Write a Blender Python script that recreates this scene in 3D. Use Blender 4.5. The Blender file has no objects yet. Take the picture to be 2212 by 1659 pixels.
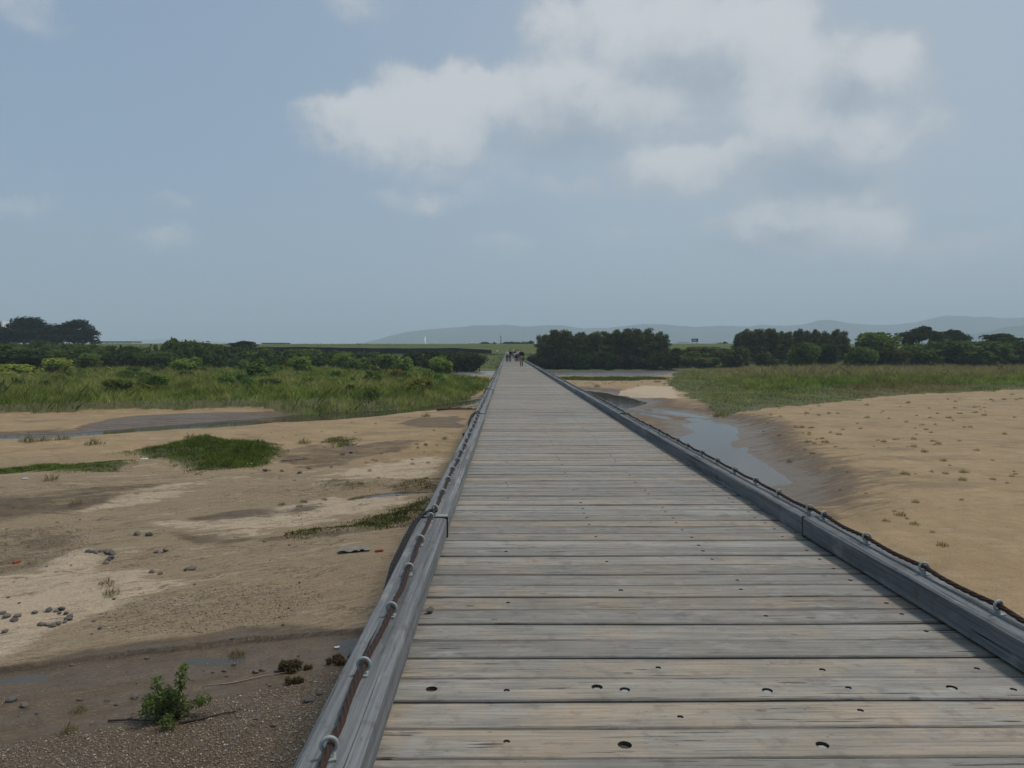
import bpy, bmesh, math, random
import numpy as np
from mathutils import Vector, Matrix, Euler

random.seed(7)
RNG = np.random.default_rng(11)
SC = bpy.context.scene
COL = SC.collection
R = math.radians

# ------------------------------------------------------------------ camera
FPX, CU, CV = 1597.0, 1106.0, 829.5          # focal length and centre in pixels of a 2212 px wide picture
HU, HV = 1095.0, 757.0                       # where the bridge's direction and the horizon meet
CAMZ = 1.57                                  # eye height above the deck (deck top is z = 0)
cam_d = bpy.data.cameras.new("camera")
cam_d.sensor_width = 36.0
cam_d.lens = 36.0 * FPX / 2212.0
cam_d.clip_start = 0.05
cam_d.clip_end = 60000
cam = bpy.data.objects.new("camera", cam_d)
COL.objects.link(cam)
cam.location = (0, 0, CAMZ)
PITCH = math.atan((CV - HV) / FPX)
YAW = math.atan((CU - HU) / FPX)
cam.rotation_euler = (math.pi / 2 - PITCH, 0, -YAW)
SC.camera = cam
CAM_R = cam.rotation_euler.to_matrix()

# ------------------------------------------------------------------ sun and sky
SUN_EL, SUN_AZ = R(60), R(72)                # high, to the right and a little ahead, behind thin cloud
sun_d = bpy.data.lights.new("sun", 'SUN')
sun_d.energy = 2.1
sun_d.angle = R(9)
sun_d.color = (1.0, 0.94, 0.84)
sun = bpy.data.objects.new("sun", sun_d)
COL.objects.link(sun)
sdir = Vector((math.cos(SUN_EL) * math.sin(SUN_AZ), math.cos(SUN_EL) * math.cos(SUN_AZ), math.sin(SUN_EL)))
sun.rotation_euler = (-sdir).to_track_quat('-Z', 'Y').to_euler()
sun.location = (30, 30, 60)

SC.view_settings.view_transform = 'Standard'
SC.view_settings.look = 'None'
SC.view_settings.exposure = 0.0
SC.view_settings.gamma = 1.0
SC.view_settings.use_curve_mapping = False

cy = SC.cycles
cy.max_bounces = 5
cy.diffuse_bounces = 2
cy.glossy_bounces = 2
cy.transmission_bounces = 2
cy.transparent_max_bounces = 6
cy.volume_bounces = 1
cy.use_denoising = True
cy.caustics_reflective = False
cy.caustics_refractive = False
cy.sample_clamp_indirect = 4.0


class NT:
    """small helper for node trees"""
    def __init__(s, tree):
        s.t = tree

    def n(s, typ, **kw):
        nd = s.t.nodes.new(typ)
        for k, v in kw.items():
            setattr(nd, k, v)
        return nd

    def link(s, a, b):
        s.t.links.new(a, b)

    def setin(s, sock, v):
        if hasattr(v, 'is_output') or isinstance(v, bpy.types.NodeSocket):
            s.t.links.new(v, sock)
        else:
            sock.default_value = v

    def math(s, op, a, b=None, c=None, clamp=False):
        nd = s.n('ShaderNodeMath', operation=op, use_clamp=clamp)
        s.setin(nd.inputs[0], a)
        if b is not None:
            s.setin(nd.inputs[1], b)
        if c is not None:
            s.setin(nd.inputs[2], c)
        return nd.outputs[0]

    def vmath(s, op, a, b=None, c=None):
        nd = s.n('ShaderNodeVectorMath', operation=op)
        s.setin(nd.inputs[0], a)
        if b is not None:
            s.setin(nd.inputs[1], b)
        if c is not None:
            s.setin(nd.inputs[2], c)
        return nd.outputs['Value'] if op in ('DOT_PRODUCT', 'LENGTH') else nd.outputs[0]

    def mix(s, fac, a, b, blend='MIX'):
        nd = s.n('ShaderNodeMix', data_type='RGBA', blend_type=blend)
        s.setin(nd.inputs[0], fac)
        for sock, v in ((nd.inputs[6], a), (nd.inputs[7], b)):
            if isinstance(v, tuple) and len(v) == 3:
                v = v + (1.0,)
            s.setin(sock, v)
        return nd.outputs[2]

    def noise(s, vec, scale, detail=4, rough=0.55, dist=0.0):
        nd = s.n('ShaderNodeTexNoise')
        if vec is not None:
            s.link(vec, nd.inputs['Vector'])
        nd.inputs['Scale'].default_value = scale
        nd.inputs['Detail'].default_value = detail
        nd.inputs['Roughness'].default_value = rough
        nd.inputs['Distortion'].default_value = dist
        return nd.outputs['Fac']

    def ramp(s, v, lo, hi, a=0.0, b=1.0, smooth=True):
        nd = s.n('ShaderNodeMapRange', interpolation_type='SMOOTHSTEP' if smooth else 'LINEAR')
        s.setin(nd.inputs[0], v)
        nd.inputs[1].default_value = lo
        nd.inputs[2].default_value = hi
        nd.inputs[3].default_value = a
        nd.inputs[4].default_value = b
        return nd.outputs[0]

    def scalev(s, vec, sx, sy, sz):
        return s.vmath('MULTIPLY', vec, (sx, sy, sz))


def px_angles(u, v):
    az = math.atan((u - HU) / FPX)
    return az, math.atan((HV - v) / FPX * math.cos(az))


# clouds: (u, v, half width, half height, weight): sunlit heads, sharp above and fading below, and their grey bases
HEADS = [
    (720, 243, 50, 28, .60), (790, 240, 70, 33, .70), (870, 222, 80, 42, .75), (950, 188, 80, 40, .80), (1020, 180, 70, 36, .90), (1082, 190, 32, 30, .70),
    (900, 290, 140, 50, .45), (1000, 280, 110, 60, .40), (1180, 200, 60, 45, .65), (1240, 180, 60, 40, .85), (1300, 190, 32, 30, .60), (1320, 225, 38, 30, .65),
    (1430, 215, 55, 45, .80), (1380, 215, 50, 30, .55), (1180, 60, 40, 40, .50), (1240, 60, 60, 50, .65), (1320, 30, 70, 50, .85), (1420, 20, 90, 50, .75),
    (1530, 30, 90, 60, .80), (1640, 62, 70, 70, .90), (1700, 60, 50, 50, .60), (1690, 175, 52, 50, .70), (1850, 122, 70, 45, .85), (1920, 145, 50, 40, .65),
    (1720, 262, 120, 40, .42), (1900, 290, 90, 45, .70), (1400, 352, 80, 30, .55), (1490, 345, 70, 35, .85), (1562, 330, 60, 30, .65),
    (1600, 482, 70, 22, .55), (1680, 450, 55, 30, .85), (1745, 482, 60, 25, .45), (1852, 450, 60, 35, .85), (1905, 472, 50, 25, .55),
    (50, 437, 60, 15, .45), (400, 437, 38, 14, .40), (360, 505, 48, 25, .50), (840, 428, 35, 14, .40), (945, 430, 35, 14, .40), (1080, 520, 60, 25, .38),
    (1350, 505, 60, 18, .38), (70, 25, 70, 20, .40), (790, 5, 60, 30, .60), (2070, 520, 120, 30, .42), (1230, 400, 120, 18, .32),
]
BASES = [(1500, 172, 160, 45, .80), (1250, 280, 130, 45, .75), (1850, 208, 90, 30, .75), (1680, 512, 130, 28, .75), (1780, 410, 110, 35, .60),
         (1650, 345, 130, 35, .45), (1080, 335, 120, 30, .35), (1400, 400, 150, 26, .35)]

world = bpy.data.worlds.new("World")
SC.world = world
world.use_nodes = True
wt = NT(world.node_tree)
world.node_tree.nodes.clear()
cg = bpy.data.node_groups.new("cloud_cover", 'ShaderNodeTree')
cg.interface.new_socket("Angles", in_out='INPUT', socket_type='NodeSocketVector')
cg.interface.new_socket("Heads", in_out='OUTPUT', socket_type='NodeSocketFloat')
cg.interface.new_socket("Bases", in_out='OUTPUT', socket_type='NodeSocketFloat')
g = NT(cg)
gi = g.n('NodeGroupInput')
go = g.n('NodeGroupOutput')
ang = gi.outputs[0]
n_big = g.noise(g.scalev(ang, 1.0, 1.3, 1.0), 15.0, 7, 0.62, 0.3)
n_low = g.noise(g.scalev(ang, 1.0, 2.2, 1.0), 4.0, 4, 0.55)
warp = g.n('ShaderNodeTexNoise')
g.link(ang, warp.inputs['Vector'])
warp.inputs['Scale'].default_value = 17.0
warp.inputs['Detail'].default_value = 5
warp.inputs['Roughness'].default_value = .6
wv = g.vmath('SUBTRACT', warp.outputs['Color'], (.5, .5, .5))
angw = g.vmath('MULTIPLY_ADD', wv, (.085, .060, 0), ang)


def blobs(lst, skew):
    acc = 0.0
    for (u, v, ru, rv, w) in lst:
        a0, e0 = px_angles(u, v)
        ra, re = ru * 1.30 / FPX, rv * 1.28 / FPX
        q = g.vmath('MULTIPLY_ADD', angw, (1 / ra, 1 / re, 0), (-a0 / ra, -e0 / re, 0))
        if skew:
            q = g.vmath('MULTIPLY_ADD', g.vmath('ABSOLUTE', q), (0, .50, 0), g.vmath('MULTIPLY', q, (1, 1.15, 0)))
        acc = g.math('MULTIPLY_ADD', g.math('EXPONENT', g.math('MULTIPLY', g.vmath('DOT_PRODUCT', q, q), -1.0)), w, acc)
    return acc


heads = blobs(HEADS, True)
rough_ = g.math('SUBTRACT', n_big, .5)
heads = g.math('MULTIPLY_ADD', rough_, g.math('MULTIPLY_ADD', heads, 2.3, .20), heads)
drift = g.ramp(n_low, .55, .80, 0, .30)
g.link(g.math('ADD', heads, drift), go.inputs[0])
bases = blobs(BASES, False)
g.link(g.math('MULTIPLY_ADD', rough_, .4, bases), go.inputs[1])

tc = wt.n('ShaderNodeTexCoord')
sep = wt.n('ShaderNodeSeparateXYZ')
wt.link(tc.outputs['Generated'], sep.inputs[0])
az = wt.math('ARCTAN2', sep.outputs[0], sep.outputs[1])
el = wt.math('ARCSINE', sep.outputs[2])
cmb = wt.n('ShaderNodeCombineXYZ')
wt.link(az, cmb.inputs[0])
wt.link(el, cmb.inputs[1])


cov = wt.n('ShaderNodeGroup')
cov.node_tree = cg
wt.link(cmb.outputs[0], cov.inputs[0])
sky = wt.n('ShaderNodeTexSky')
sky.sky_type = 'NISHITA'
sky.sun_disc = False
sky.sun_elevation = SUN_EL
sky.sun_rotation = SUN_AZ
sky.air_density = 1.0
sky.dust_density = 3.0
sky.ozone_density = 1.5
veil = wt.mix(0.55, sky.outputs[0], (3.3, 4.55, 5.95))
va, ve = px_angles(1700, 230)
qv = wt.vmath('MULTIPLY_ADD', cmb.outputs[0], (1 / .40, 1 / .25, 0), (-va / .40, -ve / .25, 0))
thin = wt.math('EXPONENT', wt.math('MULTIPLY', wt.vmath('DOT_PRODUCT', qv, qv), -.7))
veil = wt.mix(wt.math('MULTIPLY', thin, .80), veil, (4.3, 4.95, 5.6))
veil = wt.mix(wt.ramp(cov.outputs[1], .12, .85, 0, .72), veil, (3.05, 3.75, 4.5))
hd = wt.math('SUBTRACT', 1.0, wt.math('EXPONENT', wt.math('MULTIPLY', wt.math('MAXIMUM', wt.math('SUBTRACT', cov.outputs[0], .06), 0.0), -.95)))
hd = wt.math('MULTIPLY', hd, wt.ramp(cov.outputs[1], .1, .9, 1.0, .62))
final = wt.mix(wt.math('MULTIPLY', wt.ramp(hd, .03, .48), .90), veil, wt.mix(wt.ramp(hd, .25, .75), (4.8, 5.25, 5.75), (6.3, 6.55, 6.8)))
bg = wt.n('ShaderNodeBackground')
wt.link(final, bg.inputs[0])
bg.inputs[1].default_value = 0.1
wo = wt.n('ShaderNodeOutputWorld')
wt.link(bg.outputs[0], wo.inputs[0])
world.cycles.sampling_method = 'MANUAL'
world.cycles.sample_map_resolution = 512


# ------------------------------------------------------------------ measuring the place
def P(u, v, z=-4.0):
    """point of the horizontal plane z that the photograph shows at (u, v)"""
    d = CAM_R @ Vector(((u - CU) / FPX, -(v - CV) / FPX, -1.0))
    t = (z - CAMZ) / d.z
    return Vector((d.x * t, d.y * t, z))


def Q(u, v, y):
    """point at distance y that the photograph shows at (u, v)"""
    d = CAM_R @ Vector(((u - CU) / FPX, -(v - CV) / FPX, -1.0))
    t = y / d.y
    return Vector((d.x * t, y, CAMZ + d.z * t))


_perm = RNG.random((256, 256))


def vnoise(x, y):
    x = np.asarray(x, float)
    y = np.asarray(y, float)
    xi = np.floor(x).astype(int)
    yi = np.floor(y).astype(int)
    fx = x - xi
    fy = y - yi
    fx = fx * fx * (3 - 2 * fx)
    fy = fy * fy * (3 - 2 * fy)
    x0, x1, y0, y1 = xi & 255, (xi + 1) & 255, yi & 255, (yi + 1) & 255
    a = _perm[x0, y0] * (1 - fx) + _perm[x1, y0] * fx
    b = _perm[x0, y1] * (1 - fx) + _perm[x1, y1] * fx
    return a * (1 - fy) + b * fy - 0.5


def fbm(x, y, o=4):
    s = 0
    a = 1.0
    for k in range(o):
        s = s + a * vnoise(x * 2 ** k + 17.3 * k, y * 2 ** k - 9.1 * k)
        a *= 0.5
    return s


def sst(e0, e1, x):
    t = np.clip((x - e0) / (e1 - e0), 0, 1)
    return t * t * (3 - 2 * t)


def sdf(poly, x, y):
    """signed distance to a polygon, negative inside"""
    n = len(poly)
    d = np.full(x.shape, 1e12)
    ins = np.zeros(x.shape, bool)
    for i in range(n):
        ax, ay = poly[i]
        bx, by = poly[(i + 1) % n]
        ex, ey = bx - ax, by - ay
        t = np.clip(((x - ax) * ex + (y - ay) * ey) / (ex * ex + ey * ey + 1e-9), 0, 1)
        d = np.minimum(d, (x - ax - ex * t) ** 2 + (y - ay - ey * t) ** 2)
        c = (ay > y) != (by > y)
        if by != ay:
            xx = ax + (y - ay) * ex / (by - ay)
            ins ^= c & (x < xx)
    d = np.sqrt(d)
    return np.where(ins, -d, d)


def poly(pts, z):
    return [tuple(P(u, v, z)[:2]) for u, v in pts]


WZ = -4.35                                    # water level
W_LEFT = poly([(-60, 940), (0, 939), (161, 936), (282, 925), (430, 912.5), (591, 901.5), (701, 890.5), (808, 888), (876, 883),
               (943, 873), (1018, 864), (1090, 853), (1180, 846), (1180, 858), (1080, 868), (1018, 875), (943, 886), (876, 892),
               (808, 901), (701, 911), (591, 917), (430, 929), (282, 937.5), (161, 945), (0, 951), (-60, 955)], WZ)
W_POND = poly([(1180, 846), (1235, 842), (1270, 844), (1320, 851), (1360, 860), (1396, 870), (1372, 880), (1351, 884), (1310, 876),
               (1262, 866), (1180, 858)], WZ)
W_POOL = poly([(1463, 946), (1500, 933), (1471, 920), (1500, 914), (1539, 907), (1568, 914), (1600, 926), (1603, 950), (1620, 974),
               (1638, 992), (1673, 1015), (1690, 1028), (1702, 1042), (1673, 1052), (1660, 1080), (1600, 1060), (1530, 1010),
               (1480, 975)], WZ)
W_STR = [poly(q, WZ) for q in ([(1392, 884), (1425, 884), (1470, 890), (1512, 898), (1540, 905), (1500, 902), (1450, 895), (1410, 890)],
                               [(1352, 886), (1380, 890), (1430, 899), (1460, 906), (1420, 903), (1375, 894)],
                               [(1478, 906), (1505, 903), (1530, 908), (1500, 911)])]
W_SPIT = poly([(1612, 945), (1572, 962), (1590, 968), (1640, 962)], WZ)
W_FAR = poly([(820, 803), (969, 801.5), (1200, 801), (1450, 800.5), (1640, 799.4), (1640, 801.5), (1480, 805), (1420, 812),
              (1390, 815), (1180, 812.5), (1060, 811.5), (975, 811), (950, 806), (820, 805)], WZ)
W_NEAR = poly([(-90, 1478), (0, 1462), (110, 1440), (273, 1408), (400, 1391), (495, 1379), (601, 1372), (756, 1374), (900, 1372),
               (900, 1398), (790, 1406), (717, 1416), (581, 1440), (444, 1452), (239, 1476), (0, 1494), (-90, 1500)], WZ)
SCARP = poly([(-200, 1447), (0, 1419), (102, 1405), (239, 1387), (393, 1368), (530, 1352), (650, 1345), (800, 1335), (1100, 1325),
              (1100, 1160), (1100, 1659), (-900, 1800)], -4.05)
TERR = poly([(-300, 1175), (0, 1130), (90, 1120), (190, 1095), (330, 1063), (480, 1045), (560, 1020), (640, 995), (760, 975),
             (1000, 950), (1100, 930), (1100, 1800), (-900, 1900), (-900, 1250)], -4.0)
SILT = poly([(-40, 1235), (70, 1221), (107, 1199), (145, 1179), (175, 1176), (205, 1185), (232, 1200), (250, 1214), (300, 1229),
             (335, 1237), (410, 1251), (340, 1268), (273, 1286), (205, 1307), (143, 1344), (68, 1365), (0, 1385), (-40, 1390)], -4.0)
SILT_B = poly([(295, 1131), (325, 1119), (400, 1116), (475, 1104), (553, 1089), (700, 1060), (860, 1057), (905, 1068), (880, 1085),
               (740, 1100), (680, 1120), (620, 1130), (553, 1146), (425, 1149), (337, 1140)], -4.0)
SILT_C = poly([(660, 1062), (640, 1040), (690, 1020), (770, 1000), (860, 985), (960, 970), (985, 985), (940, 1020), (820, 1028), (720, 1045)], -4.0)
SILT_D = poly([(300, 1052), (420, 1030), (560, 1010), (600, 1018), (480, 1046), (330, 1080), (160, 1105), (80, 1108)], -4.0)
SILT_R = poly([(1335, 846), (1360, 838), (1400, 832), (1450, 834), (1478, 856), (1470, 861), (1410, 858), (1350, 852)], -4.0)
BROWN_L = poly([(650, 965), (760, 962), (860, 948), (930, 955), (800, 985), (700, 1005), (640, 1000), (560, 985)], -4.0)
MUDBANK = poly([(150, 930), (230, 912), (282, 904), (430, 896), (520, 895), (640, 892), (700, 889), (640, 898), (520, 907), (430, 914), (282, 926), (190, 936)], -4.2)
DARK_T = poly([(-60, 1082), (0, 1075), (90, 1068), (180, 1060), (300, 1045), (400, 1036), (420, 1040), (330, 1060), (190, 1090), (90, 1115), (0, 1126), (-60, 1140)], -4.0)
DARK_C = poly([(390, 1112), (430, 1106), (470, 1096), (560, 1084), (610, 1089), (700, 1080), (690, 1092), (560, 1105), (450, 1118)], -4.0)
GRAV_B = poly([(-60, 1150), (0, 1140), (120, 1130), (200, 1148), (190, 1180), (110, 1195), (0, 1226), (-60, 1235)], -4.0)
GRAV_C = poly([(230, 1300), (420, 1262), (600, 1255), (700, 1275), (600, 1320), (420, 1335), (260, 1345)], -4.0)
DARK_L = poly([(850, 915), (900, 903), (1000, 898), (1000, 925), (900, 925)], -4.0)
DARK_B = poly([(330, 1150), (430, 1152), (600, 1150), (760, 1142), (900, 1122), (930, 1128), (760, 1158), (560, 1168), (400, 1172)], -4.0)
GRAVEL = poly([(-60, 1600), (120, 1575), (300, 1548), (430, 1500), (560, 1465), (650, 1448), (720, 1420), (900, 1405), (900, 1800), (-300, 1900)], -4.1)
GRASS_L = poly([(-500, 905), (-100, 902), (0, 900), (150, 894), (280, 890), (420, 886), (500, 884), (600, 889), (700, 888), (800, 886), (870, 880),
                (943, 870), (1000, 860), (1040, 850), (1052, 838), (1058, 824), (1010, 816), (955, 809), (900, 803), (0, 797), (-500, 800)], -4.0)
GRASS_R = poly([(1455, 806), (1442, 832), (1475, 848), (1500, 862), (1530, 880), (1562, 896), (1620, 887), (1700, 881), (1830, 869),
                (1950, 854), (2100, 850), (2212, 843), (2500, 838), (2600, 795), (2212, 793), (1900, 795), (1640, 797), (1500, 801)], -4.0)
GRASS_M = poly([(1190, 815), (1300, 814.5), (1440, 815), (1445, 820), (1330, 823), (1250, 821), (1190, 819)], -4.0)
DRY_R = poly([(1780, 852), (1840, 836), (1960, 828), (2080, 832), (2130, 843), (2000, 855), (1880, 862)], -4.0)
G1 = poly([(300, 972), (350, 962), (425, 945), (475, 944), (500, 958), (553, 955), (595, 962), (608, 985), (580, 1003), (553, 1010), (475, 1015),
           (425, 1024), (390, 1010), (337, 1003), (290, 988)], -4.0)
G2 = poly([(-80, 1014), (0, 1011), (68, 1004), (140, 1003), (225, 998), (285, 997), (292, 1012), (262, 1022), (200, 1023), (137, 1023), (62, 1019),
           (0, 1025), (-80, 1030)], -4.0)
G2B = poly([(225, 988), (290, 980), (300, 986), (245, 992)], -4.0)
G3 = poly([(690, 955), (715, 944), (750, 942), (778, 955), (760, 967), (720, 968)], -4.0)
G4 = poly([(670, 1050), (700, 1040), (850, 1037), (880, 1028), (960, 1024), (960, 1050), (890, 1052), (820, 1045), (740, 1053)], -4.0)
G5 = poly([(613, 1156), (640, 1158), (700, 1152), (760, 1142), (850, 1136), (905, 1122), (935, 1090), (930, 1072), (880, 1085), (830, 1098), (760, 1118),
           (690, 1130), (640, 1134)], -4.0)
SCARP_R = poly([(1560, 898), (1600, 905), (1640, 925), (1690, 960), (1740, 1000), (1790, 1050), (1850, 1110), (1920, 1170), (2000, 1230), (2212, 1420),
                (3500, 2400), (4200, 900), (2500, 838), (2212, 843), (1950, 854), (1700, 881)], -4.0)


def warped(x, y, amp=1.0):
    s = amp * (0.25 + 0.012 * np.abs(y))
    return (x + s * fbm(x * .55 + 3, y * .4, 3) * .9 + .35 * s * fbm(x * 2.3, y * 1.7 + 5, 2),
            y + s * fbm(x * .4 - 8, y * .35 + 11, 3) * 1.3 + .4 * s * fbm(x * 2.1 + 4, y * 1.6, 2))


def ground_height(x, y):
    x = np.asarray(x, float)
    y = np.asarray(y, float)
    xw, yw = warped(x, y, .6)
    z = -4.0 + .10 * fbm(x / 7.0, y / 9.0, 3) + .022 * fbm(x / .8 + 40, y / 1.1, 3)
    # left: the old terrace and the washed out floor in front of it
    s_t = sdf(TERR, xw, yw)
    lf = 1 - sst(-1, 3, x)
    z = z - .09 * sst(.8, -1.2, s_t) * lf
    fl = fbm((x * .89 + y * .45) * .16 + 5, (-x * .45 + y * .89) * .55, 4)
    st = fl * 7.0
    st = np.floor(st) + sst(.86, 1.0, st - np.floor(st))
    s_s = sdf(SCARP, *warped(x, y, .35))
    z = z + .055 * st * lf * sst(60, 35, y) * sst(.0, .8, s_s)
    z = z - .05 * sst(.02, -.03, s_s) * lf
    # right: the sand plateau with a worn edge
    s_r = sdf(SCARP_R, xw, yw)
    z = z + .08 * sst(.9, -1.3, s_r) + .07 * sst(.25, -.3, s_r) - .05 * (1 - lf)
    for gp, hh in ((GRASS_L, .85), (GRASS_R, .25), (G1, .09), (G5, .08), (G4, .08)):
        s = sdf(gp, xw, yw)
        hq = hh * (.4 + .6 * sst(-8, -26, x)) if gp is GRASS_L else hh
        z = z + hq * sst(.5, -1.2, s)
    # gravel bank under the bridge
    z = z + .12 * sst(.6, -1.6, sdf(GRAVEL, xw, yw))
    # far bank, field behind it, flood bank, plain
    z = np.where(y > 200, z + 4.0 * sst(219, 245, y + 2.0 * fbm(x / 14, y * 0, 3)), z)
    far = sst(245, 300, y)
    z = z * (1 - far) + (0.15 + .25 * fbm(x / 30, y / 30, 3)) * far
    z = z + 4.35 * sst(312, 330, y) * (1 - sst(342, 366, y))
    z = np.where(y > 366, -.3, z)
    # water
    for wp, sl, dep in ((W_LEFT, .13, .4), (W_POND, .05, .3), (W_POOL, .05, .3), (W_NEAR, .09, .2), (W_FAR, .10, .8)) + tuple((q, .04, .12) for q in W_STR):
        s = sdf(wp, xw, yw)
        if wp is W_POOL:
            s = np.maximum(s, -sdf(W_SPIT, xw, yw))
        zw = WZ + np.maximum(sl * s, -dep) + .012 * fbm(x * 1.1, y * .7, 2)
        if wp is W_NEAR:
            zw = WZ + .020 + np.maximum(sl * s, -.012) + .04 * fbm(x * .7, y * 1.3, 3)
        reach = np.where(s > 0, sst(3.5, .6, s), 1.0) if wp is not W_FAR else np.where(s > 0, sst(5, 1, s), 1.0)
        if wp is W_NEAR:
            zw = np.where(s_s > 0, np.maximum(zw, -4.262 + .05 * s_s), zw)
        z = z * (1 - reach) + np.minimum(z, zw) * reach
    # nothing may stand above the deck near the bridge
    return z




# ------------------------------------------------------------------ materials
MATS = {}


def mat(name, build):
    if name in MATS:
        return MATS[name]
    m = bpy.data.materials.new(name)
    m.use_nodes = True
    m.node_tree.nodes.clear()
    t = NT(m.node_tree)
    o = t.n('ShaderNodeOutputMaterial')
    sh = build(t)
    if isinstance(sh, tuple):
        t.link(sh[0], o.inputs['Surface'])
    else:
        t.link(sh, o.inputs['Surface'])
    MATS[name] = m
    return m


def principled(t, color, rough=.8, spec=.3, metal=0.0, bump=None, bstr=.3, bdist=.01, normal=None):
    b = t.n('ShaderNodeBsdfPrincipled')
    if isinstance(color, tuple):
        color = color + (1.0,) if len(color) == 3 else color
    t.setin(b.inputs['Base Color'], color)
    t.setin(b.inputs['Roughness'], rough)
    b.inputs['Specular IOR Level'].default_value = spec
    b.inputs['Metallic'].default_value = metal
    if bump is not None:
        bn = t.n('ShaderNodeBump')
        bn.inputs['Strength'].default_value = bstr
        bn.inputs['Distance'].default_value = bdist
        t.link(bump, bn.inputs['Height'])
        t.link(bn.outputs[0], b.inputs['Normal'])
    return b.outputs[0]


def plain(name, color, rough=.8, spec=.3, var=.12, scale=3.0, metal=0.0):
    def b(t):
        c = t.n('ShaderNodeTexCoord').outputs['Object']
        n = t.noise(c, scale, 4)
        lo = tuple(k * (1 - var) for k in color)
        hi = tuple(min(1, k * (1 + var)) for k in color)
        return principled(t, t.mix(n, lo, hi), rough, spec, metal, bump=t.noise(c, scale * 6, 3), bstr=.15)
    return mat(name, b)


def attr(t, name):
    a = t.n('ShaderNodeAttribute')
    a.attribute_name = name
    return a


def ground_build(t):
    pos = t.n('ShaderNodeNewGeometry').outputs['Position']
    flat = t.scalev(pos, 1, 1, 0)
    psep = t.n('ShaderNodeSeparateXYZ')
    t.link(pos, psep.inputs[0])
    pos_y = psep.outputs[1]
    mp = t.n('ShaderNodeMapping')
    t.link(flat, mp.inputs[0])
    mp.inputs['Rotation'].default_value = (0, 0, R(-27))
    flow = t.scalev(mp.outputs[0], .35, 1.5, 1)
    n1 = t.noise(flat, .35, 6, .6)
    n2 = t.noise(flat, 2.2, 6, .6)
    n3 = t.noise(flat, 16.0, 4, .65)
    nf = t.noise(flow, .9, 7, .6, .6)
    nf2 = t.noise(flow, 3.4, 6, .62, .5)
    wet = attr(t, 'wet').outputs['Fac']
    pale = attr(t, 'pale').outputs['Fac']
    green = attr(t, 'green').outputs['Fac']
    grav = attr(t, 'gravel').outputs['Fac']
    sand = t.mix(t.ramp(n1, .3, .7), (.375, .272, .150), (.465, .345, .198))
    sand = t.mix(t.ramp(n2, .35, .75, 0, .55), sand, (.300, .222, .130))
    mott = t.math('MULTIPLY', t.math('SUBTRACT', nf, .5), 1.35)
    mott2 = t.math('MULTIPLY', t.math('SUBTRACT', nf2, .5), 1.5)
    pv = t.math('ADD', t.math('ADD', pale, mott), t.math('MULTIPLY', mott2, .5))
    pm = t.ramp(pv, .42, .56)
    blotch = t.math('MULTIPLY', t.ramp(t.noise(t.scalev(pos, .5, .9, 0), .55, 7, .68, .6), .47, .68), t.ramp(pos_y, 14, 34))
    sand = t.mix(t.math('MULTIPLY', blotch, .8), sand, (.225, .176, .112))
    bleach = t.ramp(t.noise(t.scalev(pos, .7, 1.3, 0), .8, 6, .66, .8), .54, .68, 0, .55)
    sand = t.mix(bleach, sand, (.50, .405, .265))
    scrub = t.ramp(t.noise(flat, 3.6, 6, .8), .57, .68, 0, .6)
    sand = t.mix(scrub, sand, (.150, .125, .070))
    silt = t.mix(n2, (.50, .425, .31), (.60, .515, .385))
    flowm = attr(t, 'flow').outputs['Fac']
    sand = t.mix(t.math('MULTIPLY', flowm, .75), sand, t.mix(n2, (.285, .230, .157), (.385, .315, .217)))
    streak = t.noise(t.scalev(mp.outputs[0], .30, 5.0, 1), 1.0, 6, .62, .4)
    pm = t.math('MAXIMUM', pm, t.math('MULTIPLY', t.math('MULTIPLY', t.ramp(streak, .58, .66), t.ramp(n1, .46, .58)), t.math('MULTIPLY', flowm, .75)))
    col = t.mix(t.math('MULTIPLY', pm, .92), sand, silt)
    wv = t.math('ADD', t.math('ADD', wet, t.math('MULTIPLY', mott, .8)), t.math('MULTIPLY', mott2, .35))
    wm = t.ramp(wv, .30, .66)
    mud = t.mix(t.ramp(n2, .3, .7), (.098, .070, .043), (.160, .117, .073))
    col = t.mix(t.math('MULTIPLY', wm, .88), col, mud)
    # pebbly ground
    vo = t.n('ShaderNodeTexVoronoi')
    t.link(flat, vo.inputs['Vector'])
    vo.inputs['Scale'].default_value = 38
    peb = t.n('ShaderNodeSeparateColor')
    t.link(vo.outputs['Color'], peb.inputs[0])
    pc = t.mix(t.math('POWER', peb.outputs[0], 1.8), (.095, .067, .043), (.34, .27, .18))
    gm = t.ramp(t.math('ADD', grav, t.math('MULTIPLY', t.math('SUBTRACT', n2, .5), .9)), .35, .7)
    col = t.mix(t.math('MULTIPLY', gm, .75), col, pc)
    # fine dark and light grains
    gr = t.ramp(n3, .30, .70)
    col = t.mix(.45, col, t.mix(gr, (.10, .078, .054), (.40, .33, .24)), 'OVERLAY')
    spk = t.ramp(t.noise(flat, 9.0, 3, .7), .66, .74, 0, .55)
    col = t.mix(spk, col, (.085, .068, .048))
    ln = t.math('ABSOLUTE', t.math('SUBTRACT', nf, .47))
    ln2 = t.math('ABSOLUTE', t.math('SUBTRACT', nf2, .54))
    line = t.math('MAXIMUM', t.ramp(ln, .003, .012, .75, 0), t.ramp(ln2, .006, .02, .5, 0))
    line = t.math('MULTIPLY', line, t.ramp(n1, .38, .52))
    dk = t.math('MULTIPLY', t.math('MULTIPLY', t.ramp(t.noise(flow, 6.5, 5, .7, .4), .60, .68), t.ramp(nf, .44, .62)), t.math('MULTIPLY', flowm, .62))
    col = t.mix(dk, col, (.105, .085, .060))
    col = t.mix(t.math('MULTIPLY', attr(t, 'scarp_shade').outputs['Fac'], .9), col, (.050, .036, .023))  # shade of the undercut scarp, painted into the ground colour
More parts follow.
